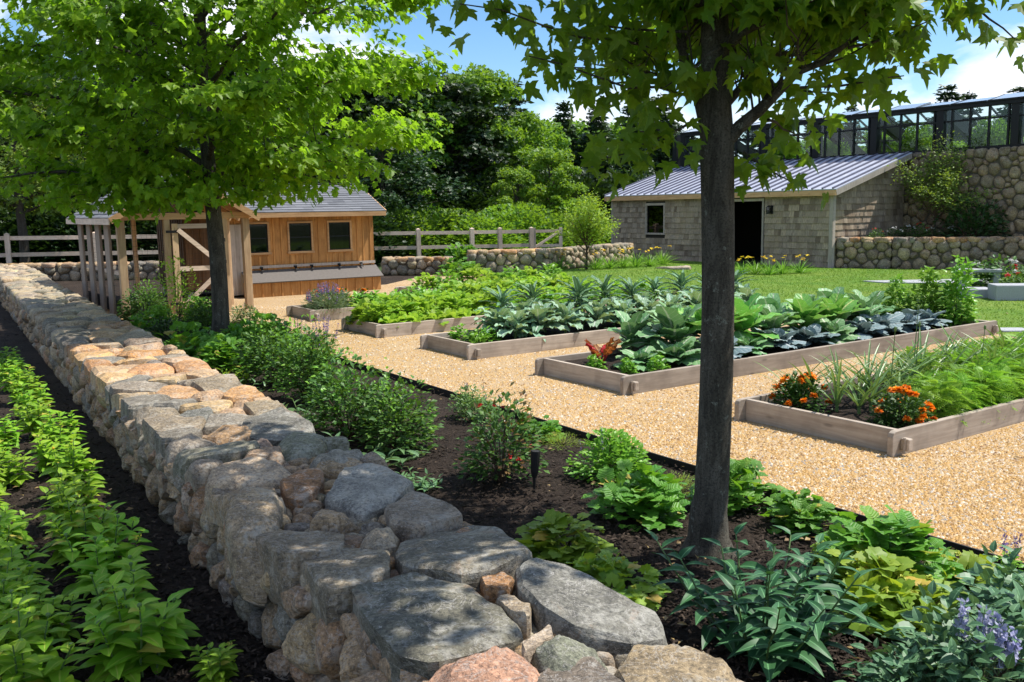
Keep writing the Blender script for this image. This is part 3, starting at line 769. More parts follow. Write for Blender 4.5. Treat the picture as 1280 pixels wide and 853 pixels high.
# ================================================================== OTHER STONE WALLS
def field_wall(label, p0, p1, h, th, zb=0., rmin=.08, rmax=.19, pale=None, group=None, na=14, npz=6, cap=True, ends=(True, True), name='stone_wall', cat='wall', tilt=.06, mat='stone_far', asp=1.0, capcol=None, gap=.003):
    p0, p1 = np.array(p0, float), np.array(p1, float); L = np.linalg.norm(p1 - p0); a = (p1 - p0) / L
    nrm_ = np.array([a[1], -a[0]])
    if (p0 + p1) @ nrm_ > 0: nrm_ = -nrm_             # towards the garden
    t = thing(name, label, cat, (p0[0], p0[1], zb), 0, group)
    a3, n3 = np.r_[a, 0], np.r_[nrm_, 0]
    hh = h - (.10 if cap else 0)
    ff = lambda V: V[:, 0:1] * a3 + (V[:, 2:3] - .09) * n3 + V[:, 1:2] * UP
    nm = NM(); pp, pr = pack(0, L, -.03, hh, rmin, rmax, None, 7000, pw=1.1)
    for po in cells(pp, pr, 0, L, -.03, hh):
        if po is not None: addstone(nm, stone(po, ff, .12 + random.uniform(-.02, .03), ex=random.choice([.35, .45, .6]), gap=gap, na=na, npz=npz, color=pal(pale or PALEP), facets=4, rough=1.3, smooth=1, tilt=tilt), ff)
    for e, use in enumerate(ends):
        if not use: continue
        o3 = a3 * (L if e else 0); s_ = 1 if e else -1
        ef = lambda V: o3 + a3 * s_ * (V[:, 2:3] - .09) - V[:, 0:1] * n3 + V[:, 1:2] * UP
        pp, pr = pack(0, th, -.03, hh, rmin, rmax, None, 900)
        for po in cells(pp, pr, 0, th, -.03, hh):
            if po is not None: addstone(nm, stone(po, ef, .12, ex=.6, na=12, npz=6, color=pal(pale or PALEP), facets=2), ef)
    nm.build('stonework', MT[mat], t, smooth=True)
    if cap:
        cf = lambda V: V[:, 0:1] * a3 - V[:, 1:2] * n3 + (V[:, 2:3] + h - .10) * UP
        nm = NM(); pp, pr = pack(-.02, L + .02, -.03, th + .03, .12, .26, None, 4000)
        for po in cells(pp, pr, -.02, L + .02, -.03, th + .03):
            if po is not None: addstone(nm, stone(po, cf, .10, ex=.28, na=16, npz=6, color=pal(capcol or PALEP), facets=3, tilt=.03), cf)
        nm.build('coping', MT[mat], t, smooth=True)
    nm = NM(); q = [a3 * .03 - n3 * .05, a3 * (L - .03) - n3 * .05, a3 * (L - .03) - n3 * (th - .05), a3 * .03 - n3 * (th - .05)]
    nm.add([x for x in q] + [x + UP * (h - .09) for x in q], BOXF); nm.build('rubble_core', MT['mortar'], t)
    return t
field_wall('low fieldstone wall behind the wooden run, below the rail fence at left', (-16.5, 29.0), (-4.4, 29.3), .56, .6, capcol=WARMP)
field_wall('short low stone wall just right of the coop ending at the garden gap', (-4.1, 29.4), (-1.95, 28.9), .56, .6, capcol=WARMP)
field_wall('low stone wall with tan coping between the garden gap and the lawn', (-1.3, 29.2), (1.2, 29.6), .74, .6, capcol=WARMP)
field_wall('rougher low stone wall behind the young tree leading to the shingled shed', (1.25, 30.0), (4.6, 34.6), .70, .6)
RP = [((.36, .30, .22), 3), ((.30, .27, .22), 3), ((.40, .34, .26), 2), ((.25, .22, .18), 2)]
t = thing('retaining_wall', 'curved fieldstone retaining wall with tan coping beside the shingled shed', 'wall', (0, 0, 0))
rw = [(10.12, 28.95), (11.5, 28.1), (13.2, 27.3), (15.2, 26.9), (17.5, 26.9)]
for k, (p, q) in enumerate(zip(rw[:-1], rw[1:])):
    w = field_wall('x', p, q, .98, .45, rmin=.07, rmax=.21, pale=RP, capcol=WARMP, ends=(False, k == 3))
    for c in list(w.children):
        c.location = w.location; c.parent = t
    bpy.data.objects.remove(w)
# join segments of the same part
for nme in ('stonework', 'coping', 'rubble_core'):
    ch = [c for c in t.children if c.name.startswith(nme)]
    a0 = ch[0]
    for c in ch[1:]:
        me = c.data; V = np.zeros(len(me.vertices) * 3); me.vertices.foreach_get('co', V)
    # merged through bmesh-free concatenation
    nm = NM(); mats = list(a0.data.materials)
    for c in ch:
        me = c.data; n = len(me.vertices); V = np.zeros(n * 3); me.vertices.foreach_get('co', V); V = V.reshape(-1, 3) + np.array(c.location)
        T = np.zeros(n * 4); me.color_attributes['tint'].data.foreach_get('color', T)
        nm.add(V, [tuple(p.vertices) for p in me.polygons], T.reshape(-1, 4)[:, :3])
    sm = nme != 'rubble_core'
    for c in ch: bpy.data.objects.remove(c)
    nm.build(nme, mats, t, smooth=sm)
    
TER = [(10.3, 29.1), (11.6, 28.45), (13.3, 27.65), (15.3, 27.2), (17.5, 27.2), (20, 27), (18, 28), (13.3, 31.2)]
nm = NM(); nm.add([(x, y, -.02) for x, y in TER] + [(x, y, .93) for x, y in TER], [tuple(range(8)), tuple(range(8, 16))] + [(i, (i + 1) % 8, 8 + (i + 1) % 8, 8 + i) for i in range(8)])
o = nm.build('terrace_soil', MT['mulch']); o['kind'] = 'structure'
mB = -B
HW0 = np.array([13.1, 31.03])
field_wall('tall rounded fieldstone wall carrying the greenhouse at right', HW0 - mB * .15, HW0 + mB * 9.5, 3.62, .7, rmin=.07, rmax=.21, pale=[((.31, .26, .19), 3), ((.27, .235, .19), 3), ((.37, .31, .23), 2), ((.27, .23, .18), 2)], cap=False, ends=(False, False), name='greenhouse_base_wall', gap=.006, na=18, npz=8)
# hillside terrace under the greenhouse
q = [HW0 - mB * 10.8 + A * .72, HW0 + mB * 12 + A * .72, HW0 + mB * 12 + A * 14, HW0 - mB * 10.8 + A * 14]
nm = NM(); nm.add([(*x, -.02) for x in q] + [(*x, 3.5) for x in q], BOXF); o = nm.build('terrace_ground', MT['forestfloor']); o['kind'] = 'structure'

# ================================================================== RAISED BEDS
def bevel(o, w=.006, s=2):
    m = o.modifiers.new('bevel', 'BEVEL'); m.width = w; m.segments = s; m.limit_method = 'ANGLE'; return o
def raised_bed(label, c, wdt, L, hb=.205):
    t = thing('raised_bed', label, 'raised bed', (c[0], c[1], .02), ROTA, 'raised vegetable beds in the gravel')
    th = .05
    def side(y0):
        e = .10; r = .045; nm = NM()
        prof = [(-e, 0), (L + e, 0), (L + e, hb - r), (L + e - r * .3, hb - r * .3), (L + e - r, hb), (-e + r, hb), (-e + r * .3, hb - r * .3), (-e, hb - r)]
        n = len(prof); nm.add([(x, y0, z) for x, z in prof] + [(x, y0 + th, z) for x, z in prof],
               [tuple(range(n)), tuple(range(n, 2 * n))[::-1]] + [(i, n + i, n + (i + 1) % n, (i + 1) % n) for i in range(n)], (random.random(), random.random(), 0))
        bevel(nm.build('side_board', MT['board_x'], t))
    side(0); side(wdt - th)
    for x0 in (0, L - th):
        nm = NM(); box(nm, x0, x0 + th, th, wdt - th, 0, hb - .004, (random.random(), random.random(), 0)); bevel(nm.build('end_board', MT['board_y'], t))
        for y0, y1 in ((-.075, 0), (wdt, wdt + .075)):
            nm = NM(); box(nm, x0 - .002, x0 + th + .008, y0, y1, .045, .145, (random.random(), .3, 0)); o = bevel(nm.build('tenon', MT['board_y'], t), .01)
            yy = y0 + .03 if y0 < 0 else y1 - .03
            nm = NM(); cyl(nm, (x0 - .014, yy, .03), (x0 - .014, yy, .155), .011, 8, (.2, .5, 0)); nm.build('peg', MT['board_y'], o)
    nm = NM(); nx, ny = int(L / .1), int(wdt / .1)
    V = [(th + (L - 2 * th) * i / nx, th + (wdt - 2 * th) * j / ny, .135 + .022 * noise.noise(Vector((i * .37, j * .37, c[0]))) + random.uniform(-.008, .008)) for j in range(ny + 1) for i in range(nx + 1)]
    F = [(j * (nx + 1) + i, j * (nx + 1) + i + 1, (j + 1) * (nx + 1) + i + 1, (j + 1) * (nx + 1) + i) for j in range(ny) for i in range(nx)]
    nm.add(V, np.array(F)); nm.build('soil', MT['mulch'], t, smooth=True)
    return t
BL_LAB = ['raised bed of weathered boards with marigolds and carrots, nearest at right', 'long raised bed of weathered boards holding cabbages behind the tree trunk',
          'raised bed of weathered boards holding curly kale beside the cabbage bed', 'low raised bed of light green leafy vegetables, second from the coop', 'raised bed with lavender at its corner, closest to the coop']
for l, c, w, L in zip(BL_LAB, BC, BW, BL): raised_bed(l, c, w, L)
raised_bed('short raised bed of herbs below the low stone wall right of the coop', (-2.0, 20.95), 1.2, 4.3)

def bp(k, a, b, z=.15):
    p = BC[k] + A * a + B * b; return (p[0], p[1], z)
# ================================================================== BUILDING HELPERS
def Tm(x, m): return (random.random(), random.random(), 0)
def rt(): return (random.random(), random.random(), 0.)
def shingle_wall(nm, x0, x1, z0, z1, holes=(), exp=.2, y=0., wr=(.11, .27), slope_top=None, axis='x', out=-1):
    """rows of overlapping wooden shingles; each a thin tilted board with its own tone"""
    z = z0
    while z < z1 - .01:
        zt = min(z + exp * 1.12, z1)
        x = x0
        while x < x1 - .01:
            w = min(random.uniform(*wr), x1 - x)
            segs = [(x, x + w)]
            for hx0, hx1, hz0, hz1 in holes:
                if zt > hz0 + .02 and z < hz1 - .02:
                    ns = []
                    for a, b in segs:
                        if b <= hx0 or a >= hx1: ns.append((a, b)); continue
                        if a < hx0: ns.append((a, hx0))
                        if b > hx1: ns.append((hx1, b))
                    segs = ns
            tn = min(1, max(0, random.gauss(.55, .27)))
            for a, b in segs:
                if b - a < .01: continue
                top = zt
                if slope_top:
                    top = min(zt, slope_top((a + b) / 2))
                    if top < z + .02: continue
                zb = z + random.uniform(-.004, .004); g = .0018; t0, t1 = .03 + random.uniform(0, .006), .006
                P8 = [(a + g, y + out * t0, zb), (b - g, y + out * t0, zb), (b - g, y, zb), (a + g, y, zb), (a + g, y + out * t1, top), (b - g, y + out * t1, top), (b - g, y, top), (a + g, y, top)]
                if axis == 'y': P8 = [(p[1], p[0], p[2]) for p in P8]
                nm.add(P8, BOXF if (axis == 'x') == (out < 0) else [f[::-1] for f in BOXF], (tn, random.random(), 0))
            x += w
        z += exp
def roof_shingles(nm, p0, ux, us, Lx, Ls, course=.14, w=.3, th=.012):
    """asphalt shingle tabs on a slope: p0 eave corner, ux along the eave, us up the slope"""
    p0, ux, us = np.array(p0, float), np.array(ux, float), np.array(us, float)
    n = np.cross(ux, us); n /= np.linalg.norm(n)
    if n[2] < 0: n = -n
    s = 0; k = 0
    while s < Ls - .01:
        x = -(k % 2) * w / 2
        while x < Lx:
            a, b = max(0, x), min(Lx, x + w); ww = w * random.uniform(.7, 1.3); b = min(Lx, x + ww)
            if b - a > .01:
                st = min(s + course * 1.15, Ls)
                q = [p0 + ux * a + us * s, p0 + ux * b + us * s, p0 + ux * b + us * st, p0 + ux * a + us * st]
                lo, hi = n * (th * random.uniform(1.3, 1.9)), n * .004
                tn = min(1, max(0, random.gauss(.5, .22)))
                nm.add([q[0], q[1], q[2], q[3], q[0] + lo, q[1] + lo, q[2] + hi, q[3] + hi], BOXF, (tn, random.random(), 0))
            x += ww
        s += course; k += 1
def slab(nm, a, b, c, d, th, tint=(.5, .5, 0)):
    a, b, c, d = [np.array(q, float) for q in (a, b, c, d)]; n = np.cross(b - a, d - a); n /= np.linalg.norm(n)
    if n[2] < 0: n = -n
    nm.add([a - n * th, b - n * th, c - n * th, d - n * th, a, b, c, d], BOXF, tint)

# ================================================================== CHICKEN COOP
def coop():
    o2 = np.array([-7.44, 21.29]); L, Dp, Hh, RZ = 4.75, 2.4, 2.10, 2.64
    t = thing('chicken_coop', 'small cedar chicken coop with shingled roof, three dark windows and long nest box', 'coop', (*o2, .02), ROTA)
    wins = [(1.42, 1.96, 1.04, 1.72), (2.50, 3.06, 1.04, 1.72), (3.53, 4.10, 1.04, 1.72)]
    nm = NM()
    def wallrun(x0, x1, z0, z1):
        x = x0
        while x < x1 - .01:
            w = min(random.uniform(.17, .23), x1 - x); zz = [(z0, z1)]
            for a, b, c, d in wins:
                if x + w > a and x < b:
                    pass
            box(nm, x + .001, x + w - .001, 0, .025, z0, z1, rt()); x += w
    edges = [.76] + [v for w_ in wins for v in w_[:2]] + [L]
    for i in range(0, len(edges), 2): wallrun(edges[i], edges[i + 1], .25, Hh)
    for a, b, c, d in wins: wallrun(a, b, .25, c); wallrun(a, b, d, Hh)
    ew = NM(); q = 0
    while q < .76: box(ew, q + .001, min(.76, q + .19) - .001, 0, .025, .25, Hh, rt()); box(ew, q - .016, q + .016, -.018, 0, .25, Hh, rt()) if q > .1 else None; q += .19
    main = nm
    for x0 in (0, L - .025):                                   # end walls with gables
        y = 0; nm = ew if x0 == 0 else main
        while y < Dp:
            y1 = min(y + .2, Dp); zt = lambda q: Hh + (RZ - Hh) * (1 - abs(q - Dp / 2) / (Dp / 2)) - .03
            a, b = zt(y), zt(y1)
            nm.add([(x0, y, .25), (x0 + .025, y, .25), (x0 + .025, y1, .25), (x0, y1, .25), (x0, y, a), (x0 + .025, y, a), (x0 + .025, y1, b), (x0, y1, b)], BOXF, rt()); y = y1
    box(nm, 0, L, Dp - .025, Dp, .25, Hh, rt())
    x = .82
    while x < L - .05:
        if not any(a - .07 < x < b + .07 for a, b, *_ in wins): box(nm, x - .018, x + .018, -.018, 0, .25, Hh, rt())
        else:
            for a, b, c, d in wins:
                if a - .07 < x < b + .07: box(nm, x - .018, x + .018, -.018, 0, .25, c - .09, rt()); box(nm, x - .018, x + .018, -.018, 0, d + .08, Hh, rt())
        x += random.choice([.16, .2, .2])
    for y in np.arange(.05, Dp, .2):
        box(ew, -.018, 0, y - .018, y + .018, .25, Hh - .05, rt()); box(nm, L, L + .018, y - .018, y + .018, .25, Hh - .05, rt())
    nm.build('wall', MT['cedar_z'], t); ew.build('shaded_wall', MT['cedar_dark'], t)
    nm = NM(); box(nm, .03, L - .03, .03, Dp - .03, .2, .26); nm.build('floor_panel', MT['dark_in'], t)
    nm = NM()
    for px_ in (.05, 2.3, L - .15):
        for y in (.05, Dp - .15): box(nm, px_, px_ + .1, y, y + .1, 0, .2)
    each(nm, 'footing', MT['granite'], t)
    for a, b, c, d in wins:
        nm = NM(); e = .045
        box(nm, a - e, b + e, -.03, .012, d, d + e, rt()); box(nm, a - e, a, -.03, .012, c, d, rt()); box(nm, b, b + e, -.03, .012, c, d, rt())
        f = nm.build('window', MT['cedar_x'], t)
        nm = NM(); box(nm, a - e - .02, b + e + .02, -.055, .012, c - .05, c, rt()); nm.build('sill', MT['cedar_x'], f)
        nm = NM(); q = .022; m = (c + d) / 2
        for x0, x1, z0, z1 in ((a, b, d - q, d), (a, b, c, c + q), (a, a + q, c + q, d - q), (b - q, b, c + q, d - q), (a + q, b - q, m - q / 2, m + q / 2)): box(nm, x0, x1, -.008, .018, z0, z1)
        nm.build('sash', MT['black'], f)
        nm = NM(); box(nm, a + q, b - q, .004, .008, c + q, d - q); nm.build('pane', MT['darkglass'], f)
    # nest box
    x0, x1 = 1.30, L - .02
    nm = NM(); box(nm, x0, x1, -.38, -.022, .0, .34, rt()); x = x0 + .1
    while x < x1: box(nm, x - .018, x + .018, -.40, -.38, .0, .34, rt()); x += .24
    nm.build('nest_box', MT['cedar_z'], t)
    nm = NM(); slab(nm, (x0 - .03, -.46, .36), (x1 + .05, -.46, .36), (x1 + .05, -.02, .62), (x0 - .03, -.02, .62), .03); ld = nm.build('nest_lid', MT['lid'], t)
    nm = NM(); box(nm, x0 - .03, x1 + .03, -.045, -.019, .665, .73, rt()); nm.build('ledger_board', MT['grey_z'], t)
    for hx in (1.75, 2.6, 3.02, 3.75, 4.35):
        nm = NM(); box(nm, hx - .035, hx + .035, -.075, -.045, .655, .70); bar(nm, (hx, -.07, .66), (hx, -.16, .60), .05, .012); nm.build('hinge', MT['black'], t)
    nm = NM()
    x = .76
    while x < 1.27: box(nm, x, x + .098, -.04, -.019, .06, 1.72, rt()); x += .1
    nm.build('door', MT['grey_z'], t)
    # roof
    eo = .38; rise = RZ - Hh; sl_ = math.hypot(Dp / 2, rise); ez = Hh - rise / (Dp / 2) * eo + .05; xs, xe = -.12, L + .18
    nm = NM(); slab(nm, (xs, -eo, ez), (xe, -eo, ez), (xe, Dp / 2, RZ + .05), (xs, Dp / 2, RZ + .05), .03, rt()); slab(nm, (xs, Dp + eo, ez), (xe, Dp + eo, ez), (xe, Dp / 2, RZ + .05), (xs, Dp / 2, RZ + .05), .03, rt())
    rf = nm.build('roof', MT['cedar_x'], t)
    nm = NM(); v = np.array([0, Dp / 2 + eo, RZ + .05 - ez]); Ls = np.linalg.norm(v)
    roof_shingles(nm, (xs - .02, -eo - .02, ez + .002), (1, 0, 0), v / Ls, xe - xs + .04, Ls); v2 = v * (1, -1, 1)
    roof_shingles(nm, (xs - .02, Dp + eo + .02, ez + .002), (1, 0, 0), v2 / Ls, xe - xs + .04, Ls)
    bar(nm, (xs, Dp / 2, RZ + .068), (xe, Dp / 2, RZ + .068), .2, .02, tint=(.5, 0, 0)); nm.build('shingles', MT['roofsh'], rf)
    nm = NM(); box(nm, xs, xe, -eo - .022, -eo, ez - .11, ez + .01, rt()); nm.build('fascia', MT['cedar_x'], rf)
    nm = NM()
    for x in (xs - .02, xe):
        for s in (1, -1):
            ya = Dp / 2 - s * (Dp / 2 + eo)
            bar(nm, (x + .01, ya, ez - .03), (x + .01, Dp / 2, RZ - .0), .022, .12, tint=rt())
    each(nm, 'rake_board', MT['cedar_x'], rf)
    nm = NM(); x = xs + .4
    while x < xe: bar(nm, (x, -eo, ez - .06), (x, .02, ez + .10), .04, .07, tint=rt()); x += .6
    each(nm, 'rafter', MT['cedar_x'], rf)
coop()
def run():
    o2 = np.array([-7.49, 17.82]); Wd, Dp, Hh, RZ = 2.56, 4.3, 1.88, 2.66; ps = .14
    t = thing('chicken_run', 'open timber frame chicken run with gabled shingle roof, in front of the coop', 'chicken run', (*o2, .02), ROTA)
    def post(x, y, z1=Hh, w=ps, d=ps, name='post', m='post_z'):
        nm = NM(); box(nm, x, x + w, y, y + d, 0, z1, rt()); bevel(nm.build(name, MT[m], t), .004, 1)
    post(0, 0); post(Wd - .13, 0)
    for y in (.85, 1.75, 2.7, 3.7): post(0, y, w=.05, d=.42, m='post_grey')
    for y in (1.25, 2.5): post(Wd - .09, y, w=.09, d=.09)
    post(.86, .0, w=.12, d=.1); post(1.98, 0, w=.13, d=.1); post(.9, 2.9, w=.09, d=.09)
    nm = NM(); box(nm, -.02, Wd + .02, -.01, .12, Hh, Hh + .13, rt()); bevel(nm.build('tie_beam', MT['cedar_x'], t), .004, 1)
    for x in (-.01, Wd - .11):
        nm = NM(); box(nm, x, x + .12, .12, Dp, Hh, Hh + .11, rt()); nm.build('top_plate', MT['pale_y'], t)
    nm = NM(); box(nm, .14, .86, .03, .08, .0, .28, rt()); box(nm, .14, .18, .14, Dp, .0, .26, rt()); each(nm, 'kick_board', MT['dark_in'], t)
    nm = NM(); box(nm, .05, .09, .14, Dp, .82, .90, rt()); nm.build('side_rail', MT['pale_y'], t)
    # gate
    nm = NM(); z0, z1, x0, x1 = .08, 1.80, 1.0, 1.96
    box(nm, x0, x0 + .11, -.055, -.012, z0, z1, rt()); box(nm, x1 - .09, x1, -.055, -.012, z0, z1, rt()); gt = nm.build('gate', MT['post_z'], t)
    nm = NM(); 
    for zz in (z0, .86, z1 - .1): box(nm, x0 + .11, x1 - .09, -.052, -.016, zz, zz + .09, rt())
    each(nm, 'gate_rail', MT['pale_x'], gt)
    nm = NM(); bar(nm, (x0 + .11, -.075, z1 - .12), (x1 - .06, -.075, .98), .03, .085, tint=rt()); bar(nm, (x0 + .11, -.075, .14), (x1 - .06, -.075, .84), .03, .085, tint=rt()); each(nm, 'brace', MT['pale_x'], gt)
    for zz in (.2, 1.62):
        nm = NM(); box(nm, .88, 1.12, -.068, -.056, zz, zz + .05); nm.build('hinge', MT['black'], gt)
    for zz in (.98, 1.42):
        nm = NM(); box(nm, 1.92, 2.03, -.075, -.056, zz, zz + .07); ball(nm, (1.99, -.09, zz + .035), .025); nm.build('latch', MT['black'], gt)
    # mesh wires
    nm = NM(); wr = .0022
    def wirepanel(f, L, z0, z1, st=.10):
        for s in np.arange(0, L, st): tube(nm, [f(s, z0), f(s, z1)], wr, 3, cap=False)
        for z in np.arange(z0, z1, st): tube(nm, [f(0, z), f(L, z)], wr, 3, cap=False)
    wirepanel(lambda s, z: (.14 + s, .06, z), .72, .28, Hh); wirepanel(lambda s, z: (1.1 + s, -.03, z), .78, .1, 1.75); wirepanel(lambda s, z: (.03, .14 + s, z), Dp - .2, .2, Hh)
    nm.build('wire_mesh', MT['steel'], t)
    # roof
    ov = .16; cx = Wd / 2; ez = Hh + .11 - (RZ - Hh) / cx * ov; y0, y1 = -.22, Dp + .1
    nm = NM()
    for s in (0, 1):
        xe = -ov if s == 0 else Wd + ov
        slab(nm, (xe, y0, ez + .03), (xe, y1, ez + .03), (cx, y1, RZ + .13), (cx, y0, RZ + .13), .025, rt())
    rf = nm.build('roof', MT['cedar_x'], t)
    nm = NM()
    for s in (0, 1):
        xe = -ov if s == 0 else Wd + ov; v = np.array([cx - xe, 0, RZ + .10 - ez]); Ls = np.linalg.norm(v)
        roof_shingles(nm, (xe, y0 - .02, ez + .032), (0, 1, 0), v / Ls, y1 - y0 + .04, Ls)
    nm.build('shingles', MT['roofsh'], rf)
    nm = NM()
    for s in (0, 1):
        xe = -ov if s == 0 else Wd + ov
        bar(nm, (xe, y0 - .013, ez - .02), (cx, y0 - .013, RZ + .06), .024, .12, tint=rt())
    each(nm, 'rake_board', MT['cedar_x'], rf)
    nm = NM(); box(nm, -ov - .024, -ov, y0, y1, ez - .09, ez + .03, rt()); nm.build('fascia', MT['pale_y'], rf)
    nm = NM(); y = .45
    while y < Dp:
        for s in (0, 1):
            xe = -ov if s == 0 else Wd + ov
            bar(nm, (xe, y, ez - .04), (cx, y, RZ + .03), .04, .09, tint=rt())
        y += .6
    each(nm, 'rafter', MT['cedar_x'], rf)
run()

# ================================================================== RAIL FENCE
def fence():
    t = thing('rail_fence', 'pale two rail wooden fence running behind the stone walls and coop', 'fence', (0, 0, 0))
    p0, p1 = np.array([-24., 27.6]), np.array([2.6, 37.2]); a = (p1 - p0) / np.linalg.norm(p1 - p0)
    base = lambda s: .16 - .2 * min(1, max(0, (s - 8) / 18.))
    # true posts seen in the photograph, plus an even rhythm elsewhere
    L = np.linalg.norm(p1 - p0); ss = []
    for px_ in (523, 590, 625):
        d = ray(px_, 300); r = d[0] / d[1]; ss.append((p0[0] - r * p0[1]) / (r * a[1] - a[0]))
    d = ray(9, 300); r = d[0] / d[1]; s9 = (p0[0] - r * p0[1]) / (r * a[1] - a[0])
    k = s9 - 5.2
    while k < ss[0] - 1.2: ss.append(k); k += 2.6
    ss.append(ss[2] + 1.3); ss.sort()
    for s in ss:
        q = p0 + a * s; b = base(s); nm = NM(); h = b + 1.30
        ta = .075; ang = math.atan2(a[1], a[0]); c, sn = math.cos(ang), math.sin(ang)
        loc = lambda x, y, z: (q[0] + x * c - y * sn, q[1] + x * sn + y * c, z)
        nm.add([loc(x, y, z) for z in (-.03, h) for x, y in ((-ta, -ta), (ta, -ta), (ta, ta), (-ta, ta))] + [loc(0, 0, h + .04)], [(0, 3, 2, 1), (0, 1, 5, 4), (1, 2, 6, 5), (2, 3, 7, 6), (3, 0, 4, 7), (4, 5, 8), (5, 6, 8), (6, 7, 8), (7, 4, 8)], rt())
        nm.build('post', MT['pale_z'], t)
    for s0, s1 in zip(ss[:-1], ss[1:]):
        for dz in (.62, 1.16):
            nm = NM(); bar(nm, (*(p0 + a * (s0 + .07)), base(s0) + dz), (*(p0 + a * (s1 - .07)), base(s1) + dz + random.uniform(-.01, .01)), .045, .13, tint=rt()); nm.build('rail', MT['pale_x'], t)
    # gate at the right end
    g0, g1 = p0 + a * (ss[-1] + .12), p0 + a * (ss[-1] + 1.25)
    gt = thing('fence_gate', 'pale wooden gate with a diagonal brace at the right end of the rail fence', 'gate', (0, 0, 0))
    nm = NM()
    for g in (g0, g1): nm_ = bar(nm, (*g, -.02), (*g, 1.25), .13, .13, up=(0, 1, 0), tint=rt())
    each(nm, 'post', MT['pale_z'], gt)
    nm = NM()
    for z in (.55, 1.12): bar(nm, (*g0, z), (*g1, z), .05, .11, tint=rt())
    each(nm, 'rail', MT['pale_x'], gt)
    nm = NM(); q0 = g0 + np.array([.02, -.06]); q1 = g1 + np.array([-.02, -.06]); bar(nm, (*q0, .5), (*q1, 1.12), .03, .09, tint=rt()); each(nm, 'brace', MT['pale_x'], gt)
fence()

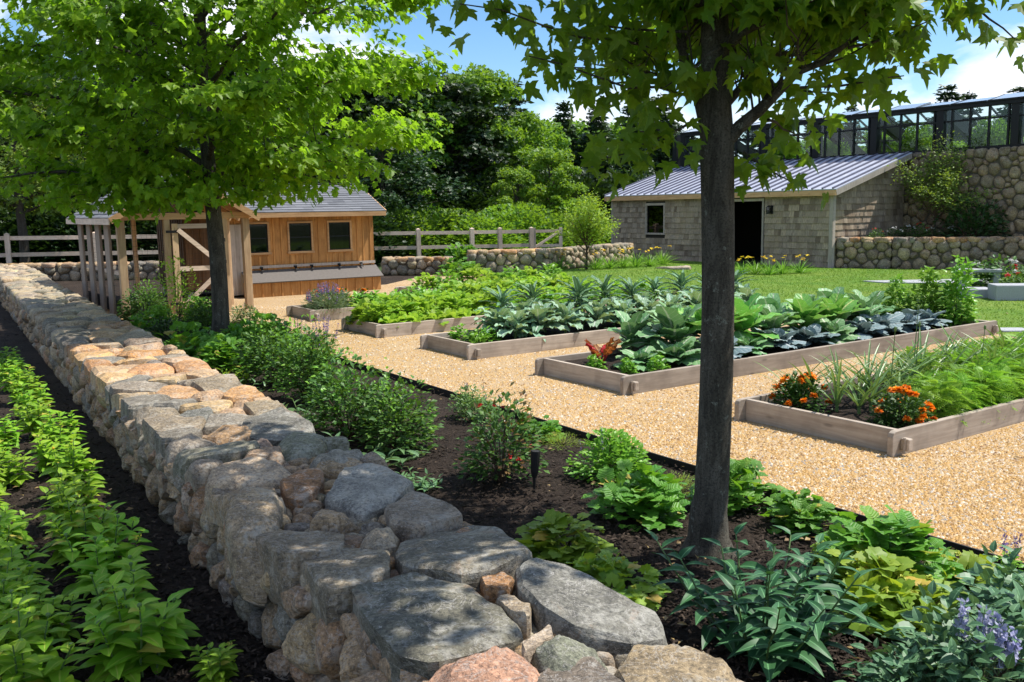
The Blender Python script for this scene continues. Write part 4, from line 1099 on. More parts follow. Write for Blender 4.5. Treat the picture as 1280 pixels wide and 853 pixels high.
# ================================================================== SHED
MT['rib'] = plain('seam_rib_metal', (.10, .10, .14), .45, .5)
def shed():
    o2 = np.array([4.09, 37.6]); L, Dp = 10.46, 3.67
    t = thing('garden_shed', 'grey cedar shingled shed with standing seam metal roof, one window and dark open doorway', 'shed', (*o2, .0), ROTS)
    win = (2.08, 3.0, 1.02, 2.05); door = (5.55, 7.70, 0, 2.13); EV, RZ = 2.40, 3.50
    nm = NM(); shingle_wall(nm, .09, L - .10, .0, EV, [(win[0] - .07, win[1] + .07, win[2] - .07, win[3] + .07), (door[0] - .1, door[1] + .1, -1, door[3] + .1)], y=0)
    shingle_wall(nm, .10, Dp, .0, RZ, [], y=L, axis='y', out=1, slope_top=lambda q: EV + (RZ - EV) * q / Dp)
    shingle_wall(nm, .10, Dp, .0, RZ, [], y=0, axis='y', out=-1, slope_top=lambda q: EV + (RZ - EV) * q / Dp)
    nm.build('shingle_siding', MT['shingle'], t)
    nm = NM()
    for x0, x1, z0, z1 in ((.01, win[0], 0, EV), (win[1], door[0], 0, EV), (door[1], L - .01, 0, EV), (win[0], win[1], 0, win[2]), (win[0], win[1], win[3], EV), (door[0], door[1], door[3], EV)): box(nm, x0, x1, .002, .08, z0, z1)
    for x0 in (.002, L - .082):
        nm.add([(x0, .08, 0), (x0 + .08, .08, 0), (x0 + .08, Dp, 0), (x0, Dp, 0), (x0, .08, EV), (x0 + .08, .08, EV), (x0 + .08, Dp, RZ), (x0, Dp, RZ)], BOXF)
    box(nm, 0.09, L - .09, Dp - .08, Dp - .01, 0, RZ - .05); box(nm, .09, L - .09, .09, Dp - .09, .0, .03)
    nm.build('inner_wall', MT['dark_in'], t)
    nm = NM(); box(nm, 0, .09, -.035, .0, 0, EV, rt()); box(nm, L - .10, L + .035, -.035, .0, 0, EV, rt()); box(nm, L, L + .035, .0, .10, 0, EV, rt()); each(nm, 'corner_board', MT['grey_z'], t)
    for (a, b, c, d), nme in ((win, 'window'), (door, 'door_frame')):
        nm = NM(); e = .07
        box(nm, a - e, b + e, -.04, .0, d, d + e + .02, rt()); box(nm, a - e, a, -.04, .0, c, d, rt()); box(nm, b, b + e, -.04, .0, c, d, rt())
        if nme == 'window': box(nm, a - e - .01, b + e + .01, -.06, .0, c - e, c, rt())
        f = nm.build(nme, MT['grey_z'], t)
        if nme == 'window': nm = NM(); box(nm, a, b, .03, .036, c, d); nm.build('pane', MT['darkglass'], f)
    ov = .22; k = (RZ - EV) / Dp; z0 = EV + .12 - k * ov
    nm = NM(); slab(nm, (-.2, -ov, z0), (L + .25, -ov, z0), (L + .25, Dp + .0, RZ + .12), (-.2, Dp + .0, RZ + .12), .03); rf = nm.build('roof', MT['seam'], t)
    nm = NM(); x = -.19
    while x < L + .26: bar(nm, (x, -ov, z0 + .02), (x, Dp, RZ + .14), .05, .06); x += .385
    nm.build('seam_rib', MT['rib'], rf)
    nm = NM(); box(nm, -.2, L + .25, -ov + .0, -ov + .03, z0 - .20, z0 - .035, rt()); nm.build('fascia', MT['cedar_x'], rf)
    nm = NM(); box(nm, -.18, L + .2, -ov + .03, .0, z0 - .19, z0 - .165, rt()); nm.build('soffit', MT['cedar_x'], rf)
    nm = NM(); bar(nm, (L + .24, -ov + .03, z0 - .115), (L + .24, Dp, RZ + .01), .03, .17, tint=rt()); bar(nm, (-.19, -ov + .03, z0 - .115), (-.19, Dp, RZ + .01), .03, .17, tint=rt()); each(nm, 'rake_board', MT['grey_z'], rf)
    # lantern
    q = o2 + mB * 8.1 - A * .04
    lt = thing('wall_lantern', 'small black wall lantern right of the dark shed doorway', 'lantern', (*q, 1.72), ROTS)
    nm = NM(); box(nm, -.05, .05, 0, .02, -.02, .26); bar(nm, (0, .0, .22), (0, -.13, .25), .02, .02); nm.build('bracket', MT['black'], lt)
    nm = NM(); 
    for x in (-.06, .05):
        for y in (-.19, -.08): box(nm, x, x + .01, y, y + .01, 0, .2)
    box(nm, -.07, .07, -.2, -.06, -.012, 0); nm.add([(-.08, -.21, .2), (.08, -.21, .2), (.08, -.05, .2), (-.08, -.05, .2), (0, -.13, .27)], [(3, 2, 1, 0), (0, 1, 4), (1, 2, 4), (2, 3, 4), (3, 0, 4)]); nm.build('lamp_cage', MT['black'], lt)
    nm = NM(); box(nm, -.05, .05, -.18, -.08, 0, .19); nm.build('pane', MT['darkglass'], lt)
    nm = NM(); V = stone(np.array([(-.1, -.3), (1.5, -.35), (1.6, .25), (0, .3)]), lambda V: V, .1, ex=.25, color=(.42, .36, .28), na=24)
    q = P(852, 337)
    o = stone_obj('door_step', V, lambda V: V, None, MT['stone_far']); o.location = (q[0] - .3, q[1], .03); o.rotation_euler = (0, 0, ROTS)
    tagset(o, 'flat tan stone slab lying on the lawn before the shed doorway', 'stepping stone')
shed()

# ================================================================== GREENHOUSE
def greenhouse():
    t = thing('greenhouse', 'black framed glass greenhouse on top of the tall fieldstone wall', 'greenhouse', (*(HW0 + A * .25), 3.64), ROTS)
    x0, x1, h, dp = -10.6, 9.4, 1.34, 3.5
    pp = [3.37 + 2.39 * k for k in range(-6, 3)]
    nm = NM(); box(nm, x0, x1, -.08, .3, -.07, .05); nm.build('sill', MT['black'], t)
    nm = NM(); box(nm, x0, x1, -.14, .14, h - .09, h + .05); nm.build('eave_beam', MT['black'], t)
    for p in pp + [x0 + .1]:
        nm = NM(); box(nm, p - .12, p + .12, -.10, .20, .05, h - .09); nm.build('post', MT['black'], t)
    nm = NM()
    k = x0
    while k < x1:
        if not any(abs(k - p) < .12 for p in pp): box(nm, k - .028, k + .028, -.05, .03, .05, h - .09)
        k += .5975
    box(nm, x0, x1, -.045, .025, .86, .91)
    nm.build('mullion', MT['black'], t)
    nm = NM(); box(nm, x0, x1, -.004, .004, .05, h - .09); nm.build('glazing', MT['glass'], t)
    # back slope
    rz, rb, bz = h + .20, .75, .15
    nm = NM(); slab(nm, (x0, rb, rz), (x1, rb, rz), (x1, dp, bz), (x0, dp, bz), .008); nm.build('roof_glass', MT['glass'], t)
    for p in pp: 
        nm = NM(); bar(nm, (p, .1, h - .12), (p, 2.9, .02), .22, .34); each(nm, 'rafter', MT['black'], t)
    nm = NM(); k = x0
    while k < x1: bar(nm, (k, rb, rz - .03), (k, dp, bz - .03), .04, .06); k += .5975
    for f in (.33, .66): bar(nm, (x0, rb + (dp - rb) * f, rz + (bz - rz) * f), (x1, rb + (dp - rb) * f, rz + (bz - rz) * f), .05, .05)
    nm.build('glazing_bar', MT['black'], t)
    k = x0
    while k < x1 - .5:
        nm = NM(); e = random.choice([0, .02, .05]); slab(nm, (k + .02, -.16, h + .06), (k + 1.17, -.16, h + .06), (k + 1.17, rb, rz + .05 + e), (k + .02, rb, rz + .05 + e), .03); v = nm.build('roof_vent', MT['ventglass'], t)
        nm = NM()
        for xx in (k + .02, k + 1.14): bar(nm, (xx, -.17, h + .04), (xx, rb, rz + .03 + e), .04, .05)
        bar(nm, (k + .02, -.17, h + .05), (k + 1.16, -.17, h + .05), .04, .05)
        nm.build('vent_frame', MT['black'], v)
        k += 1.195
def ventm():
    m = M('vent_glass', .18, .8); m.base((.30, .38, .46)); m.b.inputs['Metallic'].default_value = .3; return m.m
MT['ventglass'] = ventm()
greenhouse()

# ================================================================== PATIO STONES AT RIGHT
nm = NM(); q = [P(*p, .035)[:2] for p in [(1078, 352), (1240, 349), (1246, 356), (1105, 354)]]
nm.add([(*p, .03) for p in q] + [(*p, .055) for p in q], BOXF); o = nm.build('paving_slab', MT['granite']); tagset(o, 'long pale paving slab let into the lawn before the retaining wall', 'paving slab')
def block(name, label, cat, px0, px1, py, z0, z1, dep, mat='granite'):
    p0, p1 = P(px0, py), P(px1, py); a = (p1 - p0)[:2]; L = np.linalg.norm(a)
    nm = NM(); box(nm, 0, L, 0, dep, z0, z1); o = nm.build(name, MT[mat]); o.location = (p0[0], p0[1], .02); o.rotation_euler = (0, 0, math.atan2(a[1], a[0])); bevel(o, .02); return tagset(o, label, cat)
block('granite_block', 'rough granite edging block at the right edge of the lawn', 'granite block', 1244, 1300, 378, 0, .32, .5)
block('stone_step', 'pale granite step joined to the granite edging block', 'step', 1205, 1243, 375, 0, .2, .55)
t = thing('stone_bench', 'small pale stone bench behind the granite step', 'bench', (*P(1222, 362)[:2], .02), ROTS * .3)
nm = NM(); box(nm, -.5, .5, -.2, .2, .38, .45); bevel(nm.build('seat', MT['granite'], t), .015)
for s in (-1, 1): nm = NM(); box(nm, s * .36 - .07, s * .36 + .07, -.15, .15, 0, .38); nm.build('leg', MT['granite'], t)
o = block('bed_kerb', 'thin pale stone kerb on the lawn at the end of the cabbage bed', 'kerb', 1252, 1290, 418, 0, .04, .35)
# path light
q = P(668, 615)
t = thing('path_light', 'dark bronze stake light standing in the mulch beside the rose bush', 'garden light', (*q[:2], 0))
nm = NM(); tube(nm, [(0, 0, 0), (0, 0, .12)], [.008, .012], 8); nm.build('stake', MT['steel'], t)
nm = NM(); tube(nm, [(0, 0, .11), (0.003, 0, .15), (.012, 0, .30)], [.018, .028, .036], 14, cap=False); tube(nm, [(.012, 0, .30), (.011, 0, .285)], [.031, .030], 14); nm.build('lamp_head', MT['steel'], t)
# ================================================================== TREES
def limb_pts(p, q, n=6, sag=0., wob=.06):
    p, q = np.array(p, float), np.array(q, float); L = np.linalg.norm(q - p); t = np.linspace(0, 1, n)[:, None]
    r = p + (q - p) * t; r[:, 2] += (sag * L * np.sin(np.pi * t[:, 0]))
    r[1:-1] += rng.normal(0, wob * L / n, (n - 2, 3)); return r
def big_tree(name, label, cat, base, h, rad_pts, crown_c, crown_r, z_low, nlimb, ntwig, nleaf, T, lsize, lmat, bark='bark', seed=1, limbs=(), group=None, lowfn=None, dens=.13, droop=.5, zmin_limb=None, kx=.95):
    global rng
    rng = np.random.default_rng(seed); random.seed(seed)
    t = thing(name, label, cat, base, 0, group)
    tz = np.array([z for z, r in rad_pts]); tr = np.array([r for z, r in rad_pts])
    tp = np.zeros((len(tz) * 3 - 2, 3)); zz = np.linspace(0, 1, len(tp)); z_ = np.interp(zz, np.linspace(0, 1, len(tz)), tz); r_ = np.interp(z_, tz, tr)
    tp[:, 2] = z_; tp[:, 0] = .03 * np.sin(z_ * 1.3) * (z_ > .3); tp[:, 1] = .03 * np.cos(z_ * 1.1) - .03
    nm = NM(); tube(nm, tp, r_ * (1 + rng.normal(0, .012, len(r_))), 20); nm.build('trunk', MT[bark], t, smooth=True)
    cc, cr = np.array(crown_c, float), np.array(crown_r, float)
    twigs = []; 
    allimbs = list(limbs)
    ga = rng.uniform(0, 6)
    zl = zmin_limb if zmin_limb is not None else z_low
    for k in range(nlimb):
        f = (k + .5) / nlimb; z0 = zl + (h * .86 - zl) * f ** 1.1
        a = ga + k * 2.4; el = math.radians(22 + 45 * f)
        # end point on the crown surface
        d = np.array([math.cos(a), math.sin(a), 0]); zt = z0 + .35 * cr[0] * math.tan(el) * .8
        zt = min(zt, cc[2] + cr[2] * .9); q = math.sqrt(max(.05, 1 - ((zt - cc[2]) / cr[2]) ** 2)) * rng.uniform(.85, 1.02)
        end = np.array([cc[0] + d[0] * cr[0] * q, cc[1] + d[1] * cr[1] * q, zt])
        allimbs.append((z0, end, max(.012, np.interp(z0, tz, tr) * .5)))
    lm = []
    for z0, end, r0 in allimbs:
        st = np.array([np.interp(z0, tp[:, 2], tp[:, 0]), np.interp(z0, tp[:, 2], tp[:, 1]), z0])
        pts = limb_pts(st, end, 8, .08, .10); nm = NM(); tube(nm, pts, np.linspace(r0, r0 * .18, 8), 8); lm.append((nm, pts))
        nt_ = max(3, int(ntwig / len(allimbs)))
        for _ in range(nt_):
            u = rng.uniform(.18, 1) * 7; i = min(6, int(u)); p = pts[i] + (pts[i + 1] - pts[i]) * (u - i)
            ax = nrm(pts[-1] - pts[0]); dd = rdir(1, -.35, .5)[0] + ax * .8; dd = nrm(dd); L = rng.uniform(.3, 1.) * cr[0] * .38
            e = p + dd * L; zf = lowfn(e[0], e[1]) if lowfn else z_low
            e[2] = max(e[2], zf + .08)
            qv = (e - cc) / cr; m_ = np.linalg.norm(qv)
            if m_ > 1.05: e = cc + (e - cc) / m_ * 1.05; e[2] = max(e[2], zf + .08)
            tw = limb_pts(p, e, 5, -.04, .1); tube(nm, tw, np.linspace(max(.004, r0 * .16), .003, 5), 4, cap=False); twigs.append(tw)
    for nm, _ in lm: nm.build('branch', MT[bark], t, smooth=True)
    tw = np.array(twigs); n = nleaf
    ti = rng.integers(0, len(tw), n); u = rng.uniform(.25, 1.08, n) * 4; i = np.clip(u.astype(int), 0, 3)
    pos = tw[ti, i] + (tw[ti, i + 1] - tw[ti, i]) * (u - i)[:, None] + rng.normal(0, dens, (n, 3)) * (1, 1, .55)
    out = pos - cc; out[:, 2] = 0; out = nrm(out)
    if lowfn is not None:
        lo = np.array([lowfn(x_, y_) for x_, y_ in pos[:, :2]]); k = pos[:, 2] > lo; pos, out = pos[k], out[k]; n = len(pos)
    d = out * .6 + rdir(n, -.3, .3) * .8; d[:, 2] = -droop * rng.uniform(.2, 1.4, n)
    up = UP + rng.normal(0, .38, (n, 3)) + out * .25
    nm = NM(); scatter(nm, T, pos, d, up, rng.uniform(.65, 1.15, n) * lsize)
    nm.build('crown', L_[lmat], t)
    return t
# --- maple in the foreground
b = P(885, 692)
def lf(x, y): return 3.02 - .22 * math.hypot(x, y)
DY = 5.2
def rel(px_, py_, Y): q = DP(px_, py_, Y); return q - np.array([b[0], b[1], 0])
limbs = [(2.22, rel(815, -40, 5.25), .045), (2.28, rel(1085, 40, 4.9), .042), (2.55, rel(770, 95, 5.7), .022), (2.45, rel(1000, 60, 5.6), .03)]
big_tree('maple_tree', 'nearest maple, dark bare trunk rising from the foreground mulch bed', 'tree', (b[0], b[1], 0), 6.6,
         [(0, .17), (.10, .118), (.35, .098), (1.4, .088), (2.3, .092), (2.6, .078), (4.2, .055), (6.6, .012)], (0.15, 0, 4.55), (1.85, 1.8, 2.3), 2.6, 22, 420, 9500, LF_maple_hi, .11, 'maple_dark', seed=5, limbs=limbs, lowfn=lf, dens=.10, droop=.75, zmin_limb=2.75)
# drooping leafy sprays low around the forks
def spray(parent, ends, n, size, origin, T=LF_maple_hi, mat='maple_dark', sd=.11, seed=3):
    global rng
    rng = np.random.default_rng(seed); nm = NM(); nb = NM()
    for s, e, k in ends:
        tw = limb_pts(s, e, 6, -.02, .08); tube(nb, tw, np.linspace(.009, .003, 6), 5, cap=False)
        u = rng.uniform(.25, 1.05, k) * 5; i = np.clip(u.astype(int), 0, 4); pos = tw[i] + (tw[i + 1] - tw[i]) * (u - i)[:, None] + rng.normal(0, sd, (k, 3)) * (1, 1, .7)
        d = rdir(k, -.9, -.1); d[:, 2] -= .35; d[:, 0] += rng.choice([-.6, .6], k)
        scatter(nm, T, pos, d, rdir(k, .0, 1) + np.array([0, -.35, .5]), rng.uniform(.7, 1.1, k) * size)
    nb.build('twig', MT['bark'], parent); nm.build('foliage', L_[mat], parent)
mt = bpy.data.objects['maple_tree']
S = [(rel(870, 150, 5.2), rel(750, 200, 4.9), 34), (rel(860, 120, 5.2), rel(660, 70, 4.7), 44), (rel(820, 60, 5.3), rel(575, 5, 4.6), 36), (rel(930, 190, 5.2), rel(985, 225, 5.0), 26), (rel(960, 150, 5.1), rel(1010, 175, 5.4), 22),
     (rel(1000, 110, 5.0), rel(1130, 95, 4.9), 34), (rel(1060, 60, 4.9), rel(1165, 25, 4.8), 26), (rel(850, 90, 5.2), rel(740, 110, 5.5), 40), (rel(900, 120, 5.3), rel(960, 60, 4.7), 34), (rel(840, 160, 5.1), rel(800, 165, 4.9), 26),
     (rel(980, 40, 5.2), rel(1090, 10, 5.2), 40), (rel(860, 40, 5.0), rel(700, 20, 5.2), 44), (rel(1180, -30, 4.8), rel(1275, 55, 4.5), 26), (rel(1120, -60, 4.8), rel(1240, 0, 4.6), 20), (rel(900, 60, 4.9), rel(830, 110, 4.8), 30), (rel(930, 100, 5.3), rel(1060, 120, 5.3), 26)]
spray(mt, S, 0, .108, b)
# --- maple by the run
b2 = P(277, 432)
def lf2(x, y): return 1.95 + .10 * max(0, x - .6) - .06 * math.sin(math.hypot(x, y) * 3) + .03 * y
big_tree('maple_tree', 'bright green broad maple with dark slim trunk between the stone wall and the chicken run', 'tree', (b2[0], b2[1], 0), 7.4,
         [(0, .18), (.15, .14), (.5, .125), (2.1, .115), (3.2, .09), (5.5, .05), (7.4, .012)], (-.1, 0, 4.5), (3.6, 3.4, 3.1), 2.1, 34, 700, 31000, LF_maple, .128, 'maple', seed=11, lowfn=lf2, dens=.13, droop=.45, zmin_limb=2.1)
mt2 = [o for o in COL.objects if o.name.startswith('maple_tree')][-1]
def rel2(px_, py_, Y): q = DP(px_, py_, Y); return q - np.array([b2[0], b2[1], 0])
S2 = [(rel2(268, 215, 14.2), rel2(x, y - 6, Y), 80) for x, y, Y in ((110, 262, 13.6), (150, 268, 13.0), (195, 262, 13.8), (232, 262, 12.8), (300, 250, 13.2), (340, 248, 13.6), (385, 246, 14.4), (430, 236, 14.8), (60, 255, 13.0), (20, 240, 13.6), (250, 250, 12.6), (180, 240, 12.4), (465, 225, 14.6))]
spray(mt2, S2, 0, .125, b2, T=LF_maple, mat='maple', sd=.14, seed=8)
# --- third tree, far left
b3 = DP(32, 335, 31.0)
def lf3(x, y): return 2.0 + .05 * abs(x)
big_tree('shade_tree', 'darker tree standing behind the low wall at the far left edge', 'tree', (b3[0], b3[1], 0), 7.2,
         [(0, .2), (.3, .16), (2.5, .13), (5, .06), (7.2, .02)], (.3, 0, 4.3), (2.3, 2.3, 2.6), 2.0, 18, 260, 8500, LF_clump, .17, 'olive', bark='bark2', seed=21, lowfn=lf3, dens=.2)

# --- small trees
def small_tree(name, label, base, h, w, n, mat, lsize, T=LF_small, seed=1, stems=9, spread=1.0, zc=.25):
    global rng
    rng = np.random.default_rng(seed); t = thing(name, label, 'small tree', base)
    nm = NM(); tube(nm, [(0, 0, 0), (.01, .01, h * .15), (.02, 0, h * .35)], [.045, .035, .028], 8); nm.build('trunk', MT['bark2'], t)
    nl = NM(); nb = NM()
    for k in range(stems * 3):
        a = rng.uniform(0, 6.28); f = rng.uniform(.12, 1)
        z0 = h * (.14 + .2 * rng.uniform()); end = np.array([math.cos(a) * w * f * spread, math.sin(a) * w * f * spread, h * (zc + (1 - zc) * (1 - .75 * f ** 1.6) * rng.uniform(.6, 1.0))])
        tw = limb_pts((0, 0, z0), end, 7, .06, .12); tube(nb, tw, np.linspace(.016, .003, 7), 4, cap=False)
        m = int(n / (stems * 3)); u = rng.uniform(.3, 1.05, m) * 6; i = np.clip(u.astype(int), 0, 5); p = tw[i] + (tw[i + 1] - tw[i]) * (u - i)[:, None]
        off = rng.normal(0, w * .10, (m, 3)) * (1, 1, .6)
        scatter(nl, T, p + off, rdir(m, -.3, .8), UP + rng.normal(0, .5, (m, 3)), rng.uniform(.7, 1.2, m) * lsize)
    nb.build('branch', MT['twig'], t); nl.build('crown', L_[mat], t); return t
q = P(733, 338)
small_tree('young_tree', 'airy light green young tree before the low stone wall near the shed window', (q[0], q[1], .0), 2.75, 1.15, 4200, 'young', .085, seed=4)
q = DP(1168, 292, 29.6)
small_tree('young_tree', 'spreading olive green small tree planted above the retaining wall before the tall stone wall', (q[0], q[1], .9), 3.3, 1.9, 7500, 'olive', .085, seed=9, stems=12, zc=.2)

# --- woodland beyond the fence
def proto_broad(seed, h, w, n, mat):
    def mk():
        global rng
        rng = np.random.default_rng(seed); t = thing('broadleaf_tree', 'x', 'tree', (0, 0, 0))
        nm = NM(); tube(nm, [(0, 0, 0), (0.05, 0, h * .3), (0, .08, h * .9)], [.2, .16, .03], 7)
        cl = []
        for k in range(80):
            f = rng.uniform(.03, 1); a = rng.uniform(0, 6.28); rr = w * (math.sin(math.pi * min(.97, .16 + f * .78)) ** .6) * rng.uniform(.3, 1.12)
            c = np.array([math.cos(a) * rr, math.sin(a) * rr, h * (.08 + .86 * f)]); cl.append((c, rng.uniform(.35, 1.0) * w * .34))
            tube(nm, [(0, 0, c[2] * .7), c * (.5, .5, .9), c], [.05, .03, .01], 4, cap=False)
        nm.build('trunk', MT['bark2'], t)
        nl = NM(); m = n // len(cl)
        for c, r in cl:
            d = rdir(m, -.35, 1); p = c + d * r * (rng.uniform(.55, 1.08, (m, 1))) * (1, 1, .7)
            scatter(nl, LF_clump, p, d * .6 + rdir(m, -.6, .6), d + UP * .6 + rng.normal(0, .4, (m, 3)), rng.uniform(.6, 1.25, m) * .24)
        nl.build('crown', L_[mat], t); return t
    return mk
def proto_pine(seed, h, w, n, mat='pine', name='conifer_tree'):
    def mk():
        global rng
        rng = np.random.default_rng(seed); t = thing(name, 'x', 'tree', (0, 0, 0))
        nm = NM(); tube(nm, [(0, 0, 0), (0, 0, h * .5), (0, 0, h)], [.22, .13, .02], 7); nl = NM()
        z = h * .1
        while z < h * .98:
            nb = rng.integers(5, 8); a0 = rng.uniform(0, 6.28)
            for k in range(nb):
                a = a0 + k * 6.28 / nb + rng.uniform(-.3, .3); L = w * (1 - z / h) ** .75 * rng.uniform(.65, 1.15) + .15
                e = np.array([math.cos(a) * L, math.sin(a) * L, z + L * rng.uniform(-.12, .22)]); tw = limb_pts((0, 0, z), e, 4, .03, .08); tube(nm, tw, [.03, .022, .015, .006], 3, cap=False)
                m = max(6, int(n * L / (w * 110))); u = rng.uniform(.2, 1.05, m) * 3; i = np.clip(u.astype(int), 0, 2); p = tw[i] + (tw[i + 1] - tw[i]) * (u - i)[:, None] + rng.normal(0, .13, (m, 3)) * (1, 1, .5)
                ax = nrm(e - np.array([0, 0, z])); dd = ax * .7 + rdir(m, -.3, .5)
                scatter(nl, LF_needle3, p, dd, UP + rng.normal(0, .5, (m, 3)), rng.uniform(.25, .5, m))
            z += h * .035 * rng.uniform(.8, 1.3)
        nm.build('trunk', MT['bark2'], t); nl.build('crown', L_[mat], t); return t
    return mk
V0, F0, G0 = LF_needle; LF_needle3 = (V0 * (5.5, 1, 1), F0, G0)
PB = [Proto(proto_broad(s, 9.5, 3.3, 17000, m)) for s, m in ((31, 'forest'), (32, 'forest'), (33, 'forest'), (34, 'forest_b'))]
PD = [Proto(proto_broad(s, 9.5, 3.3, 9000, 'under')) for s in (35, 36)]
PP = [Proto(proto_pine(s, 11, 2.6, 15000)) for s in (41, 42, 43)]
random.seed(99)
def tree_at(proto, px_, Y, top, label, group, wid=1.0, hh=9.5):
    q = DP(px_, top, Y); h = q[2] + .5; sc = h / hh
    return proto.put((q[0], Y, -.5), random.uniform(0, 6.28), (sc * wid, sc * wid, sc), label, group)
named = [
 (PB[0], 600, 52, 88, 'tallest rounded dark broadleaf tree of the wood, under the blue gap in the clouds', 9.5, 1.0),
 (PB[1], 520, 50, 110, 'dark broadleaf tree rising right of the bright maple crown', 9.5, 1.1),
 (PB[2], 655, 55, 135, 'broadleaf tree right of the tallest one with a lower shoulder', 9.5, .9),
 (PB[3], 690, 44, 188, 'lighter green broadleaf tree in front of the conifers', 9.5, .9),
 (PB[3], 645, 43, 210, 'lighter green low broadleaf tree directly behind the fence posts', 9.5, .9),
 (PB[0], 480, 47, 150, 'broadleaf tree standing just above the coop roof corner', 9.5, 1.0),
 (PP[0], 705, 60, 128, 'slender dark conifer at the left end of the conifer group', 11, .9),
 (PP[1], 745, 60, 132, 'dark conifer between the young tree and the maple trunk', 11, 1.0),
 (PP[2], 790, 58, 128, 'dark conifer above the left corner of the shed roof', 11, 1.0),
 (PP[0], 835, 60, 140, 'dark conifer just left of the maple trunk', 11, 1.0),
 (PP[1], 1185, 62, 106, 'tall conifer tip rising above the greenhouse roof at right', 11, 1.1),
 (PP[2], 1212, 63, 112, 'second conifer tip right beside the tall one over the greenhouse', 11, .8),
 (PP[0], 1065, 62, 133, 'small conifer tip over the middle of the greenhouse', 11, .8),
 (PP[2], 1110, 64, 137, 'pale small conifer tip over the greenhouse between two others', 11, .8),
 (PP[1], 1275, 60, 108, 'conifer crown at the right edge above the greenhouse roof', 11, 1.3),
]
for pr, px_, Y, top, lab, hh, wd in named: tree_at(pr, px_, Y, top, lab, 'trees of the wood beyond the fence', wd, hh)
# the mass of trees nobody can tell apart
for px_ in range(-60, 560, 34):
    tree_at(random.choice(PD), px_ + random.uniform(-10, 10), random.uniform(46, 58), random.uniform(60, 110), 'dark broadleaf tree in the dense wood behind the left maple', 'indistinct trees behind the left maple', 1.25, 9.5)
for px_ in range(-100, 480, 52):
    tree_at(random.choice(PD), px_ + random.uniform(-10, 10), random.uniform(38, 41), random.uniform(120, 180), 'dark broadleaf tree in the dense wood behind the left maple', 'indistinct trees behind the left maple', 1.4, 9.5)
for px_ in range(560, 1400, 38):
    Y = random.uniform(62, 78)
    if px_ > 860: tree_at(random.choice(PP), px_, Y, random.uniform(150, 175), 'dark conifer seen only as background behind shed and greenhouse', 'indistinct conifers behind the shed', 1.2, 11)
    else: tree_at(random.choice(PP + PB[:2]), px_, Y, random.uniform(125, 165) + (0 if px_ > 640 else -25), 'dark tree in the rear row of the wood between coop and shed', 'indistinct trees between coop and shed', 1.2, 10)
for px_ in (975, 1030, 1100, 1195, 1250): tree_at(PB[3], px_ + 8, 47, random.uniform(160, 180), 'bright green tree glimpsed through the greenhouse glass', 'trees seen through the greenhouse', 1.0, 9.5)

# ================================================================== BUSHES AND PLANTS (each model is built once)
def bush_geo(nm, n, rx, rz, T, size, mat=0, z0=0., clumps=14, flat=.75, upb=.8, rot=.5, fill=.35):
    """leaves gathered in clumps over a dome"""
    cs = rdir(clumps, .05, 1) * rng.uniform(.45, .9, (clumps, 1))
    i = rng.integers(0, clumps, n); p = cs[i] + rng.normal(0, .24, (n, 3)); L = np.linalg.norm(p, axis=1, keepdims=True); p = np.where(L > 1.08, p / L * 1.08, p)
    p[:, 2] = np.abs(p[:, 2]); d = nrm(p + np.array([0, 0, .1])); pos = p * (rx, rx, rz) + (0, 0, z0)
    dd = d * (1, 1, .5) + rdir(n, -.5, .5) * rot
    scatter(nm, T, pos, dd, d * .5 + UP * upb + rng.normal(0, .3, (n, 3)), rng.uniform(.65, 1.2, n) * size, mat=mat)
    return pos
def bush(name, cat, n, rx, rz, T, size, mat, seed, z0=0., flowers=None, stems=10, mat2=None, clumps=14, **kw):
    def mk():
        global rng
        rng = np.random.default_rng(seed); t = thing(name, 'x', cat)
        nm = NM(); pos = bush_geo(nm, n, rx, rz, T, size, z0=z0, clumps=clumps, **kw)
        if mat2: bush_geo(nm, n // 5, rx * .95, rz * 1.08, T, size * .8, z0=z0 + rz * .12, clumps=6, mat=1)
        nm.build('foliage', [L_[mat]] + ([L_[mat2]] if mat2 else []), t)
        nm = NM()
        for k in range(stems):
            p = pos[rng.integers(0, n)] * .92; tube(nm, [(p[0] * .08, p[1] * .08, 0), p * (.5, .5, .6), p], [.008, .006, .003], 4, cap=False)
        nm.build('stem', MT['twig'], t)
        if flowers: flowers(t, pos, rx, rz, z0)
        return t
    return Proto(mk)
def fl_ball(fmat, n, r, petals=22, top=True, out=.02, name='flower', up=False):
    def f(t, pos, rx, rz, z0):
        for k in range(n):
            nm = NM()
            a = rng.uniform(0, 6.28); el = rng.uniform(.5, 1.45) if top else rng.uniform(.1, 1.4)
            c = np.array([math.cos(a) * math.cos(el) * rx, math.sin(a) * math.cos(el) * rx, z0 + rz * math.sin(el)]) * (1.04, 1.04, 1.02) + (0, 0, out)
            d = rdir(petals, -.15, 1)
            scatter(nm, LF_petal, np.tile(c, (petals, 1)) - d * r * .1, d, UP + rng.normal(0, .3, (petals, 3)), rng.uniform(.8, 1.1, petals) * r)
            nm.build(name, MT[fmat], t)
    return f
